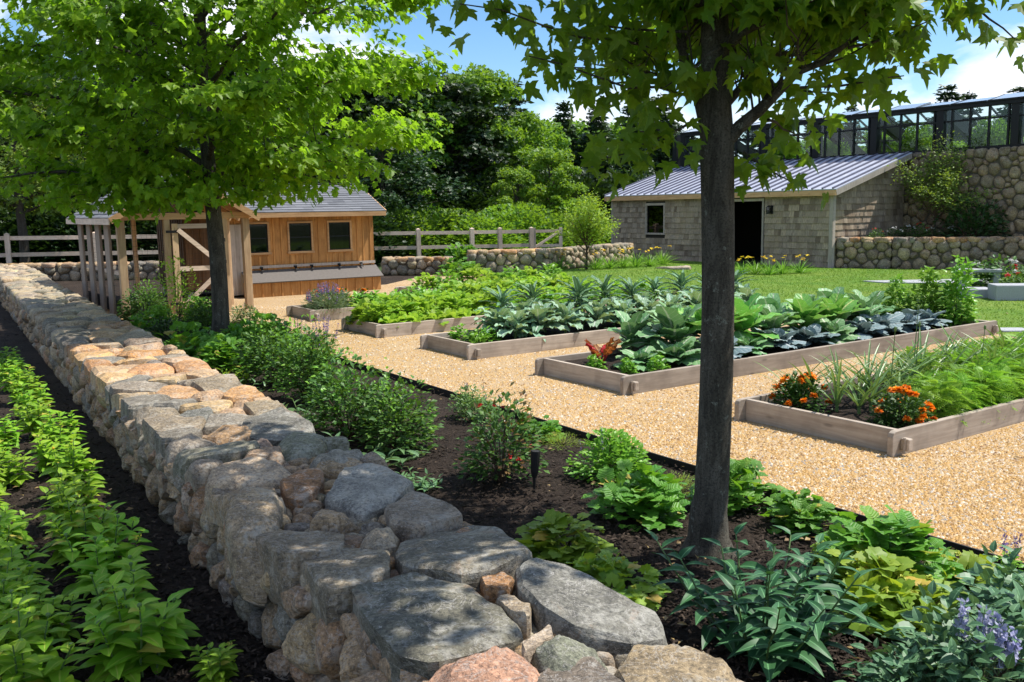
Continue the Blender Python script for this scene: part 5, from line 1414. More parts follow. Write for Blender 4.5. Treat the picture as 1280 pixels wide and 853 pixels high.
def fl_spike(fmat, n, L, r=.012, per=36, name='flower_spike', spread=.25):
    def f(t, pos, rx, rz, z0):
        for k in range(n):
            a = rng.uniform(0, 6.28); f_ = rng.uniform(0, .95) ** .5; b_ = np.array([math.cos(a) * rx * f_ * .85, math.sin(a) * rx * f_ * .85, z0 + rz * math.sqrt(max(.05, 1 - f_ ** 2)) * .9])
            d = nrm(np.array([math.cos(a) * f_ * spread, math.sin(a) * f_ * spread, 1.]))
            u = rng.uniform(.25, 1, per); p = b_ + d * (u * L)[:, None] + rdir(per) * r
            nm = NM(); scatter(nm, LF_petal, p, rdir(per, 0, 1), rdir(per), np.full(per, r * 1.5) * (1.3 - u * .7)); 
            tube(nm, [b_, b_ + d * L], [.002, .0015], 3, mat=1, cap=False); nm.build(name, [MT[fmat], MT['stem']], t)
    return f
def rosette(name, cat, n, T, L, el0, el1, mat, seed, z0=.0, widthvar=.15, up=.2, extra=None, stalk=0.):
    """leaves in a spiral from one crown: outer ones lie flat, inner ones stand"""
    def mk():
        global rng
        rng = np.random.default_rng(seed); t = thing(name, 'x', cat); f = np.linspace(0, 1, n)
        a = np.arange(n) * 2.4 + rng.uniform(-.3, .3, n); el = el0 + (el1 - el0) * f + rng.normal(0, .08, n)
        d = np.stack([np.cos(a) * np.cos(el), np.sin(a) * np.cos(el), np.sin(el)], -1)
        pos = np.zeros((n, 3)); pos[:, 2] = z0 + f * .04 * (1 + stalk * 4); pos[:, :2] = d[:, :2] * (.03 if not stalk else .015)
        upv = UP * .6 - np.stack([np.cos(a), np.sin(a), np.zeros(n)], -1) * .6 + rng.normal(0, .12, (n, 3))
        size = L * (1 - .35 * f) * rng.uniform(.82, 1.12, n)
        nm = NM(); scatter(nm, T, pos, d, upv, size, widthvar=widthvar); nm.build('leaves', L_[mat], t, smooth=True)
        if stalk: nm = NM(); tube(nm, [(0, 0, 0), (0.005, 0, z0 + .03)], [.016, .013], 6); nm.build('stalk', MT['stem'], t)
        if extra: extra(t)
        return t
    return Proto(mk)
def head(mat, r):
    def f(t):
        nm = NM(); m = 16; d = rdir(m, .1, .9); scatter(nm, LF_cab, np.tile((0, 0, .03), (m, 1)) + d * (0.01, .01, .02), d * (.35, .35, 1), -d * (1, 1, 0) + UP * .2, rng.uniform(.8, 1.1, m) * r); nm.build('head', L_[mat], t, smooth=True)
    return f
# pointed-leaf upright perennials of the left row
def upright(name, cat, stems, h, T, lsize, mat, seed, per=16, spread=.16, lean=.35, buds=None, ang=.35):
    def mk():
        global rng
        rng = np.random.default_rng(seed); t = thing(name, 'x', cat); ns = NM(); nl = NM(); tips = []
        for k in range(stems):
            a = rng.uniform(0, 6.28); r = rng.uniform(0, 1) ** .6 * spread; hh = h * rng.uniform(.7, 1.08) * (1 - .25 * r / spread)
            b0 = np.array([math.cos(a) * r * .6, math.sin(a) * r * .6, 0]); e = b0 + (math.cos(a) * r * lean * 2, math.sin(a) * r * lean * 2, hh)
            tw = limb_pts(b0, e, 5, .0, .05); tube(ns, tw, [.006, .005, .005, .004, .003], 5, cap=False); tips.append(e)
            u = np.linspace(.12, 1, per); a2 = np.arange(per) * 1.57 + (np.arange(per) // 2) * 1.57 * .5 + rng.uniform(0, 6) + rng.normal(0, .2, per)
            p = np.array([tw[min(3, int(x * 4))] + (tw[min(4, int(x * 4) + 1)] - tw[min(3, int(x * 4))]) * (x * 4 - min(3, int(x * 4))) for x in u])
            el = ang + .5 * u ** 3 + rng.normal(0, .12, per)
            d = np.stack([np.cos(a2) * np.cos(el), np.sin(a2) * np.cos(el), np.sin(el)], -1)
            scatter(nl, T, p, d, UP + rng.normal(0, .15, (per, 3)), lsize * (1 - .45 * u ** 2) * rng.uniform(.8, 1.15, per))
        ns.build('stem', MT['stem'], t); nl.build('leaves', L_[mat], t, smooth=True)
        if buds:
            for e in tips[:buds[1]]:
                nm = NM(); ball(nm, e + (0, 0, .01), .011, 6, 4); nm.build('bud', MT[buds[0]], t)
        return t
    return Proto(mk)

def pgrow(T=None): pass
SUNP = [upright('sunflower_perennial', 'perennial', 8, .44, LF_wide, .145, 'sun', 51 + k, per=16, spread=.17, buds=('stem', 5)) for k in range(3)]
YEL = upright('sunflower_perennial', 'perennial', 8, .50, LF_wide, .135, 'sun', 57, per=18, spread=.17, buds=('yellow', 2))
random.seed(5)
def pl(proto, px_, py_, label, group=None, sc=1.0, z=0., rot=None): 
    q = P(px_, py_, z); return proto.put((q[0], q[1], z), random.uniform(0, 6.28) if rot is None else rot, sc, label, group)
G1 = 'bright green perennials in the row along the wall'
rowa = [(276, 852, .5), (168, 842, 1.05), (150, 800, 1.0), (120, 738, 1.0), (100, 700, 1.0), (88, 660, .95), (80, 622, .95), (62, 592, .95), (70, 562, .9), (42, 545, .9), (34, 522, .9), (24, 503, .9), (14, 488, .9), (6, 474, .85), (0, 462, .8)]
la = ['tiny bright green seedling alone at the foot of the wall', 'largest bright green pointed-leaf perennial near the bottom beside the wall', 'bright green perennial just behind the largest one by the wall', 'bright green perennial, third clump from the viewer beside the wall', 'bright green perennial, fourth clump from the viewer beside the wall',
      'bright green perennial, fifth clump from the viewer beside the wall', 'bright green perennial with yellow buds beside the middle of the wall']
for i, (x, y, s) in enumerate(rowa):
    x += 8 if i else 0; s *= 1.08 if i else 1
    lab = la[i] if i < len(la) else 'small distant bright green perennial in the far part of the row by the wall'
    pl(YEL if i == 6 else SUNP[i % 3], x, y, lab, G1 if i < len(la) else 'far perennials of the row by the wall', s * .88)
rowb = [(30, 880, 1.1), (-10, 850, 1.1), (52, 812, .8), (-5, 790, 1.0), (18, 760, .95), (-12, 720, 1.0), (5, 690, .8), (-20, 640, 1.0), (8, 610, .8), (-16, 585, .9), (4, 560, .8)]
for i, (x, y, s) in enumerate(rowb): pl(SUNP[(i + 1) % 3], x, y, 'bright green perennial of the left edge row, %s from the bottom of the view' % ORD[i], 'perennials at the left edge of the view', s * .88)
# --- right hand mulch bed
GER = [bush('geranium', 'geranium', 260, .27, .26, LF_geran, .095, 'geran', 61 + k, upb=2.2, clumps=14, rot=.7) for k in range(2)]
ALC = [bush('lady_mantle', 'perennial', 230, .26, .20, LF_mantle, .095, 'alchem', 64 + k, rot=.7, upb=2.2, clumps=12, flowers=fl_ball('lime', 9, .02, 14, out=.03)) for k in range(2)]
ROSE = [bush('rose_bush', 'rose bush', 1500, .40, .62, LF_small, .068, 'rose', 67 + k, z0=.06, stems=26, mat2='green', clumps=22) for k in range(3)]
ROSER = bush('rose_bush', 'rose bush', 1050, .33, .60, LF_small, .066, 'rose', 71, z0=.08, stems=26, mat2='rose_red', clumps=20, flowers=fl_ball('red', 9, .026, 14, top=False))
HEL = [upright('hellebore', 'hellebore', 9, .22, LF_lance, .17, 'helle', 73 + k, per=7, spread=.22, lean=.8) for k in range(2)]
LF_peo = leaf_grid(.21, 6, 2, 'lance', .3, .4, .01)
PEO = upright('peony', 'peony', 19, .52, LF_peo, .185, 'peony', 76, per=13, spread=.36, lean=.5, ang=.2)
MINT = bush('catmint', 'catmint', 1500, .26, .30, LF_small, .035, 'mint', 78, clumps=26, stems=6, flowers=fl_spike('purple', 8, .12, .006, 14))
SALV = bush('bushy_perennial', 'perennial', 1700, .33, .36, LF_small, .062, 'green', 79, clumps=24, stems=14, flowers=fl_spike('purple', 4, .14, .008, 18))
GLA = bush('glaucous_rose', 'rose bush', 560, .42, .50, LF_ovate, .10, 'glauc', 81, clumps=18, stems=16)
LAV = bush('lavender', 'lavender', 1900, .34, .30, LF_needle, .10, 'lav', 82, clumps=30, upb=.2, flowers=fl_spike('purple', 40, .20, .012, 20))
LAVN = bush('lavender', 'lavender', 300, .20, .22, LF_needle, .09, 'lav', 84, clumps=12, flowers=fl_spike('violet', 5, .20, .020, 44))
SPK = bush('salvia', 'salvia', 160, .10, .16, LF_small, .04, 'green', 85, clumps=8, stems=4, flowers=fl_spike('purple', 3, .20, .012, 40))
SAGE = bush('purple_sage', 'salvia', 500, .22, .30, LF_small, .045, 'mint', 86, clumps=14, flowers=fl_spike('purple', 12, .28, .012, 30))
DARK = bush('dark_shrub', 'shrub', 1300, .5, .5, LF_small, .07, 'box', 87, clumps=26, stems=10)
MOUND = [bush('leafy_mound', 'perennial', 420, .34, .30, LF_geran, .085, 'geran', 88 + k, clumps=16, upb=1.) for k in range(2)]
BRI = upright('bright_shoot', 'perennial', 8, .24, LF_lance, .12, 'sun', 90, per=10, spread=.14)
TUFT = bush('lime_tuft', 'ground cover', 900, .24, .10, LF_needle, .05, 'alchem', 91, clumps=20, stems=4)
pl(GER[0], 797, 645, 'rounded dark green lobed-leaf geranium left of the maple trunk', sc=1.05)
pl(GER[1], 925, 632, 'green geranium partly hidden just behind the maple trunk on its right', sc=.95)
pl(GER[0], 1000, 660, 'small bright geranium between the trunk and the steel edging', sc=.72)
pl(GER[1], 1100, 720, 'large green geranium at right beside the gravel', sc=1.15)
pl(ALC[0], 705, 692, 'yellow green mound beside the wall left of the maple', sc=.95)
pl(ALC[1], 762, 745, 'yellow green mound close to the dark blue capstone', sc=.85)
pl(ALC[0], 1082, 752, 'yellow green mound with tiny lime flowers, in front of the large geranium', sc=1.05)
pl(ALC[1], 1140, 785, 'yellow green mound between the peony and the blue green rose', sc=1.05)
pl(ALC[1], 1185, 735, 'yellow green mound at far right beside the large geranium', sc=.8)
pl(ALC[0], 1050, 700, 'thin lime flowered tuft left of the large geranium', sc=.5)
pl(SALV, 760, 595, 'bushy mid green perennial at the gravel edge behind the geranium', sc=.85)
pl(MINT, 592, 522, 'fine leaved grey green catmint by the steel edging', sc=.95)
pl(ROSER, 626, 602, 'rose bush with reddish young leaves beside the path light', sc=.9)
pl(MOUND[0], 672, 547, 'small bright leafy mound behind the reddish rose', sc=.55)
pl(TUFT, 703, 557, 'low yellowish fine tuft at the gravel edge', sc=.8)
pl(TUFT, 838, 612, 'low yellowish tuft directly left of the maple trunk', sc=.9)
pl(PEO, 948, 818, 'large dark green peony in the foreground right of the wall', sc=1.0)
pl(GLA, 1222, 868, 'blue green oval-leaved rose at the bottom right corner', sc=.82)
pl(GLA, 1290, 800, 'blue green oval-leaved rose at the right edge of the view', sc=.8)
pl(GLA, 1140, 885, 'low blue green rose shoots at the bottom edge', sc=.55)
pl(LAVN, 1200, 875, 'pale violet flowered lavender at the bottom right', sc=1.0)
pl(LAVN, 1262, 880, 'smaller violet lavender right of the other at the bottom edge', sc=.85)
pl(SPK, 1255, 725, 'single purple salvia spike by the gravel at right', sc=.85)
q = [P(*p) for p in ((1050, 778), (1075, 795), (1110, 812))]
nm = NM(); tube(nm, [q[0] + (0, 0, .05), q[1] + (0, 0, .035), q[2] + (0, 0, .02)], [.006, .008, .006], 6); o = nm.build('fallen_twig', MT['twig']); tagset(o, 'bare twig lying on the mulch right of the peony', 'twig')
# roses and fillers going back along the wall
pl(ROSE[0], 492, 560, 'dark green rose bush nearest the gravel corner', sc=.92)
pl(ROSE[1], 437, 545, 'dense rose bush left of the gravel corner', sc=.95)
pl(ROSE[2], 385, 500, 'dense rose bush behind the pale hellebore', sc=1.05)
pl(ROSE[0], 340, 480, 'rose bush at the shady middle of the mulch bed', sc=1.05)
pl(HEL[0], 380, 532, 'pale leaved hellebore on the shady mulch beside the wall')
pl(HEL[1], 468, 580, 'pale leaved hellebore at the foot of the nearest rose', sc=1.1)
pl(HEL[0], 525, 612, 'small hellebore seedling between wall and open mulch', sc=.6)
pl(HEL[1], 300, 500, 'hellebore sprawling beside the sunlit capstones', sc=.9)
pl(BRI, 296, 484, 'chartreuse young shoot glowing beside the wall', sc=1.0)
pl(SAGE, 404, 446, 'purple flowered sage behind the roses at the gravel edge', sc=1.1)
pl(SAGE, 372, 432, 'second purple sage further back at the gravel edge', sc=.8)
pl(MOUND[0], 335, 432, 'dark leafy mound right of the dark maple trunk', sc=1.35)
pl(MOUND[1], 365, 455, 'leafy mound between the roses and the gravel', sc=1.1)
pl(MOUND[1], 305, 440, 'leafy mound at the right foot of the dark maple trunk', sc=1.2)
pl(MOUND[0], 240, 452, 'leafy mound at the left foot of the dark maple trunk', sc=1.5)
pl(MOUND[1], 285, 462, 'leafy mound in front of the dark maple trunk', sc=1.2)
pl(DARK, 215, 425, 'dark shrub between the wall and the chicken run', sc=.8)
pl(DARK, 320, 455, 'dark shrub in the shade behind the rose bushes', sc=.8)
pl(SALV, 195, 415, 'leafy clump behind the wall before the run corner post', sc=1.1)
pl(MINT, 305, 405, 'silvery fine leaved clump beside the gate of the run', sc=1.1)
pl(MOUND[0], 180, 420, 'low clump hugging the wall in front of the run', sc=1.0)
pl(SALV, 245, 405, 'leafy green clump right before the run gate', sc=1.2)
CLIMB = bush('tall_rose', 'rose bush', 900, .55, 1.35, LF_small, .075, 'sun', 93, clumps=16, stems=16, mat2='alchem', fill=.2)
pl(CLIMB, 222, 408, 'tall loose yellow green rose climbing at the run gate post', sc=.85)
pl(ROSE[1], 180, 405, 'dark rose near the front corner post of the run', sc=1.0)
pl(ROSE[2], 262, 425, 'rose bush left of the dark maple trunk before the gate', sc=.9)

# fallen leaves and crumbs
pts = frust(900, 3.0, 18, 1.9); s_ = pts @ W; v_ = pts @ WN
pts = pts[~((v_ > 1.0) & (v_ < 2.25)) & ~in_bed(pts)]; n = len(pts); g_ = in_poly(pts, gravel_poly)
keep = ~g_ | (rng.uniform(0, 1, n) < .35); pts = pts[keep]; n = len(pts)
L_['dead'] = leafmat('dry_leaf', (.20, .12, .05), (.36, .26, .10), .1, rib=.2)
nm = NM(); scatter(nm, LF_small, np.c_[pts, np.full(n, .036)], rdir(n, -.05, .25), UP + rng.normal(0, .35, (n, 3)), rng.uniform(.02, .06, n))
o = nm.build('fallen_leaves', L_['dead']); tagset(o, 'dry fallen leaves scattered over mulch and gravel', 'fallen leaves', kind='stuff')

# ================================================================== VEGETABLES
CAB = [rosette('cabbage', 'cabbage', 15, LF_cabo, .34, .38, 1.15, 'cabbage', 101 + k, z0=.05, extra=head('cabbage', .17)) for k in range(2)]
BCB = [rosette('blue_cabbage', 'cabbage', 13, LF_cabo, .31, .32, 1.1, 'bluecab', 104 + k, z0=.06, extra=head('bluecab', .17)) for k in range(2)]
COLL = [rosette('collard', 'collard', 13, LF_collard, .46, .55, 1.45, 'collard', 107 + k, z0=.12, stalk=.3) for k in range(2)]
BRO = [rosette('broccoli', 'broccoli', 14, LF_collard, .44, .35, 1.4, 'cabbage', 110 + k, z0=.12, stalk=.3) for k in range(2)]
KALE = [rosette('lacinato_kale', 'kale', 24, LF_kale, .46, .25, 1.5, 'kale', 112 + k, z0=.32, stalk=1.2, widthvar=.25) for k in range(2)]
CURL = [rosette('curly_kale', 'kale', 17, LF_curly, .36, .25, 1.4, 'curly', 114 + k, z0=.10, stalk=.3) for k in range(3)]
LET = [rosette('lettuce', 'lettuce', 16, LF_lett, .19, .3, 1.4, 'lettuce', 117 + k, z0=.01) for k in range(3)]
BEAN = [bush('bean_plant', 'bean plant', 210, .20, .26, LF_ovate, .10, 'green', 120 + k, upb=1.2, clumps=9, stems=6) for k in range(2)]
LEAFY = [bush('squash_plant', 'leafy vegetable', 170, .26, .30, LF_geran, .11, 'lettuce', 123 + k, upb=1.2, clumps=10, stems=6) for k in range(2)]
CAR = [bush('carrot_plant', 'carrot plant', 190, .18, .27, LF_frond, .15, 'carrot', 126 + k, upb=1.0, clumps=14, stems=4, rot=.8) for k in range(2)]
MAR = [bush('marigold', 'marigold', 1300, .22, .27, LF_small, .042, 'marig', 129 + k, clumps=20, flowers=fl_ball('orange', 24, .036, 34, top=False)) for k in range(2)]
MARF = bush('marigold', 'marigold', 300, .18, .20, LF_small, .05, 'marig', 132, clumps=9, flowers=fl_ball('orange', 7, .032, 16))
TOM = [bush('pepper_plant', 'pepper plant', 750, .26, .95, LF_ovate, .11, 'green', 134 + k, clumps=20, stems=12) for k in range(2)]
CEL = bush('celery_plant', 'herb', 260, .15, .24, LF_mantle, .05, 'green', 137, clumps=9)
def leek_mk():
    global rng
    rng = np.random.default_rng(140); t = thing('leek', 'x', 'leek'); nm = NM(); n = 9; a = rng.uniform(0, 6.28) + np.arange(n) * 3.14 + rng.normal(0, .4, n)
    el = rng.uniform(.85, 1.4, n); d = np.stack([np.cos(a) * np.cos(el), np.sin(a) * np.cos(el), np.sin(el)], -1)
    scatter(nm, LF_strap, np.tile((0, 0, .04), (n, 1)), d, UP * .4 - d * (1, 1, 0), rng.uniform(.28, .5, n)); nm.build('leaves', L_['leek'], t)
    nm = NM(); tube(nm, [(0, 0, 0), (0, 0, .10)], [.012, .01], 6); nm.build('stalk', MT['stem'], t); return t
LEEK = Proto(leek_mk)
def chard_mk():
    global rng
    rng = np.random.default_rng(141); t = thing('rainbow_chard', 'x', 'chard'); n = 9; a = np.arange(n) * 2.4; el = rng.uniform(.8, 1.35, n)
    d = np.stack([np.cos(a) * np.cos(el), np.sin(a) * np.cos(el), np.sin(el)], -1); ns = NM()
    p = d * .17
    for q in p: tube(ns, [(0, 0, 0), q * .5, q * 1.1], [.008, .008, .006], 5, cap=False)
    ns.build('stalk', MT['redstem'], t)
    nm = NM(); scatter(nm, LF_lett, p[:7], d[:7], UP * .4 - d[:7] * (1, 1, 0), rng.uniform(.16, .22, 7)); nm.build('leaves', L_['chard'], t)
    nm = NM(); scatter(nm, LF_lett, p[7:], d[7:], UP * .4 - d[7:] * (1, 1, 0), rng.uniform(.14, .20, 2)); nm.build('young_leaves', MT['red'], t); return t
CHARD = Proto(chard_mk)
random.seed(17)
def vb(proto, k, a, b_, label, group=None, sc=1.0): return proto.put(bp(k, a, b_), random.uniform(0, 6.28), sc * random.uniform(.92, 1.08), label, group)
# long cabbage bed (1)
vb(CHARD, 1, .45, 1.0, 'red and orange stemmed chard at the near corner of the cabbage bed', sc=.95)
for i, (a, b_) in enumerate([(.35, .40), (.62, .22), (.85, .48), (.2, .8)]): vb(CEL, 1, a, b_, 'small green herb at the near corner of the cabbage bed, %s of four' % ORD[i], 'herbs at the near corner of the cabbage bed', .72)
vb(CAB[1], 1, .72, .62, 'open green cabbage nearest the chard in the long bed', sc=.95)
vb(CAB[0], 1, 1.15, .52, 'large open green cabbage at the front board left of the maple trunk', sc=1.25)
vb(CAB[1], 1, 2.35, .50, 'green cabbage at the front board just right of the maple trunk', sc=1.0)
for i, a in enumerate([1.75, 2.95, 3.5, 4.05, 4.6, 5.15, 5.7, 6.25]): vb(BCB[i % 2] if i != 3 else CAB[0], 1, a, .46 + .06 * (i % 2), 'blue grey cabbage along the front board of the long bed, %s from its near corner' % ORD[i] if i != 3 else 'green cabbage among the blue ones along the front board', 'cabbages along the front board of the long bed', 1.2)
for i, a in enumerate([1.5, 2.1, 2.7, 3.3, 3.95, 4.6, 5.3]): vb(COLL[i % 2] if i % 3 else BRO[i % 2], 1, a, .88, 'tall green collard in the second row of the long bed, %s from near end' % ORD[i], 'collards in the second row of the long bed', 1.3 if i < 3 else 1.15)
for i, a in enumerate([1.2, 1.8, 2.45, 3.1, 3.8, 4.5, 5.2]): vb(BRO[i % 2], 1, a, 1.32, 'glaucous broccoli in the back row of the long bed, %s from the near end' % ORD[i], 'broccoli in the back row of the long bed', 1.2)
vb(BRO[0], 1, 5.75, 1.1, 'lone tall broccoli standing above the cabbages before the lawn', sc=1.15)
for i, (a, b_, s) in enumerate([(6.4, 1.12, .72), (6.62, .78, .9), (6.85, .42, 1.0)]): vb(TOM[i % 2], 1, a + .1, b_, ['slim upright pepper plant, left of the three before the lawn', 'upright leafy pepper plant, middle of the three before the lawn', 'bushy upright pepper plant, right of the three before the lawn'][i], 'upright pepper plants at the far end of the long bed', s * .95)
vb(MARF, 1, 4.9, 1.0, 'few orange marigolds among the distant cabbages', sc=.6)
# kale bed (2)
for i, (a, b_) in enumerate([(.25, .3), (.55, .5), (.3, .85)]): vb(BEAN[i % 2], 2, a, b_, 'small yellowing leafy plant at the near corner of the kale bed, %s of three' % ORD[i], 'small plants at the corner of the kale bed', .7)
for i, a in enumerate([.95, 1.4, 1.85, 2.5, 3.0, 3.5, 4.0, 4.6, 5.2, 5.8]): vb(CURL[i % 3], 2, a, .42 + .05 * (i % 2), 'curly kale in the front row of the kale bed, %s from the near end' % ORD[i], 'curly kale in the front row', 1.2)
for i, a in enumerate([.9, 1.3, 1.75, 3.1, 3.7, 4.3, 4.9, 5.5, 6.1]): vb(CURL[(i + 1) % 3], 2, a, .78, 'curly kale in the middle row of the kale bed, %s from the near end' % ORD[i], 'curly kale in the middle row', 1.25)
for i, (a, b_) in enumerate([(1.15, 1.05), (1.75, 1.1), (2.35, .75), (2.75, 1.1), (3.2, 1.12), (3.75, 1.1), (4.3, 1.12), (4.9, 1.1), (5.5, 1.1), (6.2, 1.1)]):
    vb(KALE[i % 2], 2, a, b_, 'dark strap-leaved palm kale on a bare stalk, free standing in the kale bed' if i == 2 else 'dark palm kale in the back row of the kale bed, %s from the near end' % ORD[i], 'palm kale in the back of the kale bed', 1.05 if i == 2 else random.uniform(.75, 1.0))
# leafy bed (3)
k = 0
for a in np.arange(.3, 6.4, .36):
    for b_ in (.25, .62, 1.02):
        pr = LET[k % 3] if b_ < .4 and a < 2.2 else LEAFY[k % 2] if k % 3 else BEAN[k % 2]
        lab = {0: 'light green low leafy plant in the bright vegetable bed behind the kale'}[0]
        vb(pr, 3, a + random.uniform(-.07, .07), b_ + random.uniform(-.05, .05), lab, 'leafy plants of the bright vegetable bed', 1.4 if pr in LET else 1.1); k += 1
vb(MARF, 3, 4.6, 1.15, 'small orange marigold at the back of the bright vegetable bed', sc=.8)
# lavender bed (4)
vb(LAV, 4, .38, .36, 'purple flowering lavender at the corner of the bed by the coop', sc=1.15)
for i, (a, b_) in enumerate([(.55, .98), (.9, .95), (1.3, .75), (.75, .8)]): vb(MARF, 4, a, b_, 'orange marigold behind the lavender, %s of four' % ORD[i], 'marigolds behind the lavender', 1.5)
for a in np.arange(1.05, 6.1, .36):
    for b_ in (.27, .62, .96):
        if a < 1.4 and b_ > .5: continue
        pr = (BEAN[k % 2] if b_ < .4 else LET[k % 3]) if a < 3.4 else (BEAN[k % 2] if k % 2 else LEAFY[k % 2])
        vb(pr, 4, a + random.uniform(-.06, .06), b_ + random.uniform(-.04, .04), 'low green salad plant in the bed nearest the coop', 'salad plants of the bed nearest the coop', 1.4 if pr in LET else 1.1); k += 1
# back herb bed
ob = np.array([-2.0, 20.95])
for i, (a, b_) in enumerate([(.3, .5), (.8, .4), (1.3, .7), (1.8, .45), (2.3, .7), (2.8, .5), (3.3, .6), (3.9, .5)]):
    q = ob + A * a + B * b_; (BEAN[i % 2] if i % 3 else LEAFY[0]).put((q[0], q[1], .15), random.uniform(0, 6), 1.5 if i % 2 else 1.15, 'green herb in the short back bed, %s from the coop side' % ORD[i], 'herbs in the short back bed')
# marigold and carrot bed (0)
vb(MAR[0], 0, .32, 1.22, 'orange marigold clump at the left corner of the nearest bed', sc=1.05)
vb(MAR[1], 0, .45, .28, 'orange marigold clump at the front corner of the nearest bed', sc=1.05)
for i in range(40):
    a = .5 + (i % 13) * .27 + random.uniform(-.06, .06); b_ = .72 + (i // 13) * .22 + random.uniform(-.05, .05)
    if a > .4: vb(LEEK, 0, a, b_, 'grassy leek with arching blue green blades behind the marigolds', 'leeks of the nearest bed', 1.3)
for a in np.arange(.95, 5.4, .26):
    for b_ in np.arange(.28, 1.35, .26):
        if a < 2.2 and b_ > .6: continue
        if a < 1.2 and b_ > .4: continue
        vb(CAR[k % 2], 0, a + random.uniform(-.05, .05), b_ + random.uniform(-.03, .05), 'feathery bright green carrot top in the nearest bed', 'carrots of the nearest bed', .95); k += 1
# a few tall seed stalks
for i, (a, b_, h) in enumerate([(.78, .62, .75), (1.6, .9, .7), (2.05, 1.2, .8), (2.4, .7, .62)]):
    q = bp(0, a, b_); nm = NM(); tube(nm, [(0, 0, 0), (.01, 0, h * .5), (.03, .01, h)], [.006, .005, .003], 5); ball(nm, (.03, .01, h), .014, 6, 4, sc=(1, 1, 1.8)); o = nm.build('seed_stalk', MT['stem']); o.location = q; tagset(o, 'thin bare leek seed stalk in the nearest bed, %s from the front' % ORD[i], 'seed stalk', 'leek seed stalks')

# ================================================================== PLANTS BY THE SHED AND WALLS
def daylily_mk(nf, seed):
    def mk():
        global rng
        rng = np.random.default_rng(seed); t = thing('daylily', 'x', 'daylily'); n = 60; a = rng.uniform(0, 6.28, n); el = rng.uniform(.5, 1.4, n); d = np.stack([np.cos(a) * np.cos(el), np.sin(a) * np.cos(el), np.sin(el)], -1)
        nm = NM(); scatter(nm, LF_strap, d * (.08, .08, 0), d, UP * .5 - d * (1, 1, 0), rng.uniform(.35, .58, n)); nm.build('leaves', L_['green'], t)
        for k in range(nf):
            a = rng.uniform(0, 6.28); e = np.array([math.cos(a) * rng.uniform(.05, .3), math.sin(a) * rng.uniform(.05, .3), rng.uniform(.36, .56)]); nm = NM(); dd = rdir(7, .1, .8); scatter(nm, LF_petal, np.tile(e, (7, 1)), dd, UP, .07); tube(nm, [(0, 0, .05), e], .004, 3, mat=1, cap=False); nm.build('flower', [MT['yellow'], MT['stem']], t)
        return t
    return mk
DL = [Proto(daylily_mk(5, 151)), Proto(daylily_mk(2, 152))]
for i, (x, y) in enumerate([(700, 338), (712, 334), (745, 338), (762, 337), (778, 336), (795, 335), (812, 334), (828, 332)]): pl(DL[i % 2], x, y, 'yellow daylily in the bed under the shed window, %s from the left' % ORD[i], 'daylilies under the shed window', 1.15)
for i, (x, y) in enumerate([(928, 344), (945, 344), (962, 345), (978, 344), (1000, 343)]): pl(DL[i % 2], x, y, 'yellow daylily before the shingled wall right of the doorway, %s from the left' % ORD[i] if i < 4 else 'single yellow daylily clump near the shed corner', 'daylilies right of the shed doorway', .95)
FLR = bush('flower_clump', 'flowering plant', 420, .35, .38, LF_small, .075, 'box', 155, clumps=12, flowers=fl_ball('white', 8, .05, 10))
FRD = bush('flower_clump', 'flowering plant', 420, .35, .42, LF_small, .075, 'rose', 156, clumps=12, flowers=fl_ball('red', 5, .045, 12))
HYD = bush('hydrangea', 'hydrangea', 420, .5, .7, LF_ovate, .12, 'rose', 157, clumps=12, flowers=fl_ball('white', 4, .08, 30))
for i, (x, pr, s) in enumerate([(1095, FRD, .7), (1118, FLR, .8), (1135, FLR, .9), (1150, FRD, 1.0), (1190, FLR, .8), (1165, FLR, .7)]):
    q = DP(x, 297, 28.9); pr.put((q[0], q[1], .92), random.uniform(0, 6), s, 'low flowering clump above the retaining wall, %s along it' % ['first', 'second', 'third', 'fourth, with red bloom,', 'sixth', 'fifth'][i], 'flower clumps above the retaining wall')
q = DP(1212, 293, 28.6); DARK.put((q[0], q[1], .9), 1, (1.9, 1.9, 2.6), 'rounded dark evergreen shrub before the tall stone wall')
for x, y, pr, s, lab in [(1250, 362, HYD, 1.0, 'white flowering hydrangea before the retaining wall at right'), (1222, 358, HYD, .8, 'smaller white hydrangea left of the other by the retaining wall'), (1272, 368, FRD, 1.4, 'red flowering rose at the right edge behind the granite block'), (1285, 372, FRD, 1.5, 'second red flowering rose cut by the right edge of the view')]: pl(pr, x, y, lab, sc=s)
# shrubs and tangle behind fence
TANG = bush('wild_shrub', 'shrub', 5200, 1.5, 1.7, LF_clump, .14, 'forest', 160, clumps=36, stems=8)
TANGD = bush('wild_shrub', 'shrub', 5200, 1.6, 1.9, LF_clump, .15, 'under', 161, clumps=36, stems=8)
random.seed(3)
for i, (x, Y, s) in enumerate([(505, 38, 1.0), (535, 39.5, 1.0), (565, 39, 1.1), (600, 38.5, 1.15), (632, 40, 1.0), (662, 41, 1.1), (690, 42, .9), (716, 43, 1.0)]):
    q = DP(x, 300, Y); TANG.put((q[0], Y, -.03), random.uniform(0, 6), (s * random.uniform(.8, 1.4), s * random.uniform(.8, 1.3), s * random.uniform(.7, 1.35)), 'green wild shrub behind the right half of the fence, %s from left' % ORD[i], 'wild shrubs behind the right half of the fence')
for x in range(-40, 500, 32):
    q = DP(x, 300, 36.5 + random.uniform(-1, 1)); TANGD.put((q[0], q[1], -.03), random.uniform(0, 6), random.uniform(1.1, 1.4), 'dark shrub in the shady undergrowth behind the left part of the fence', 'dark undergrowth shrubs behind the left fence')
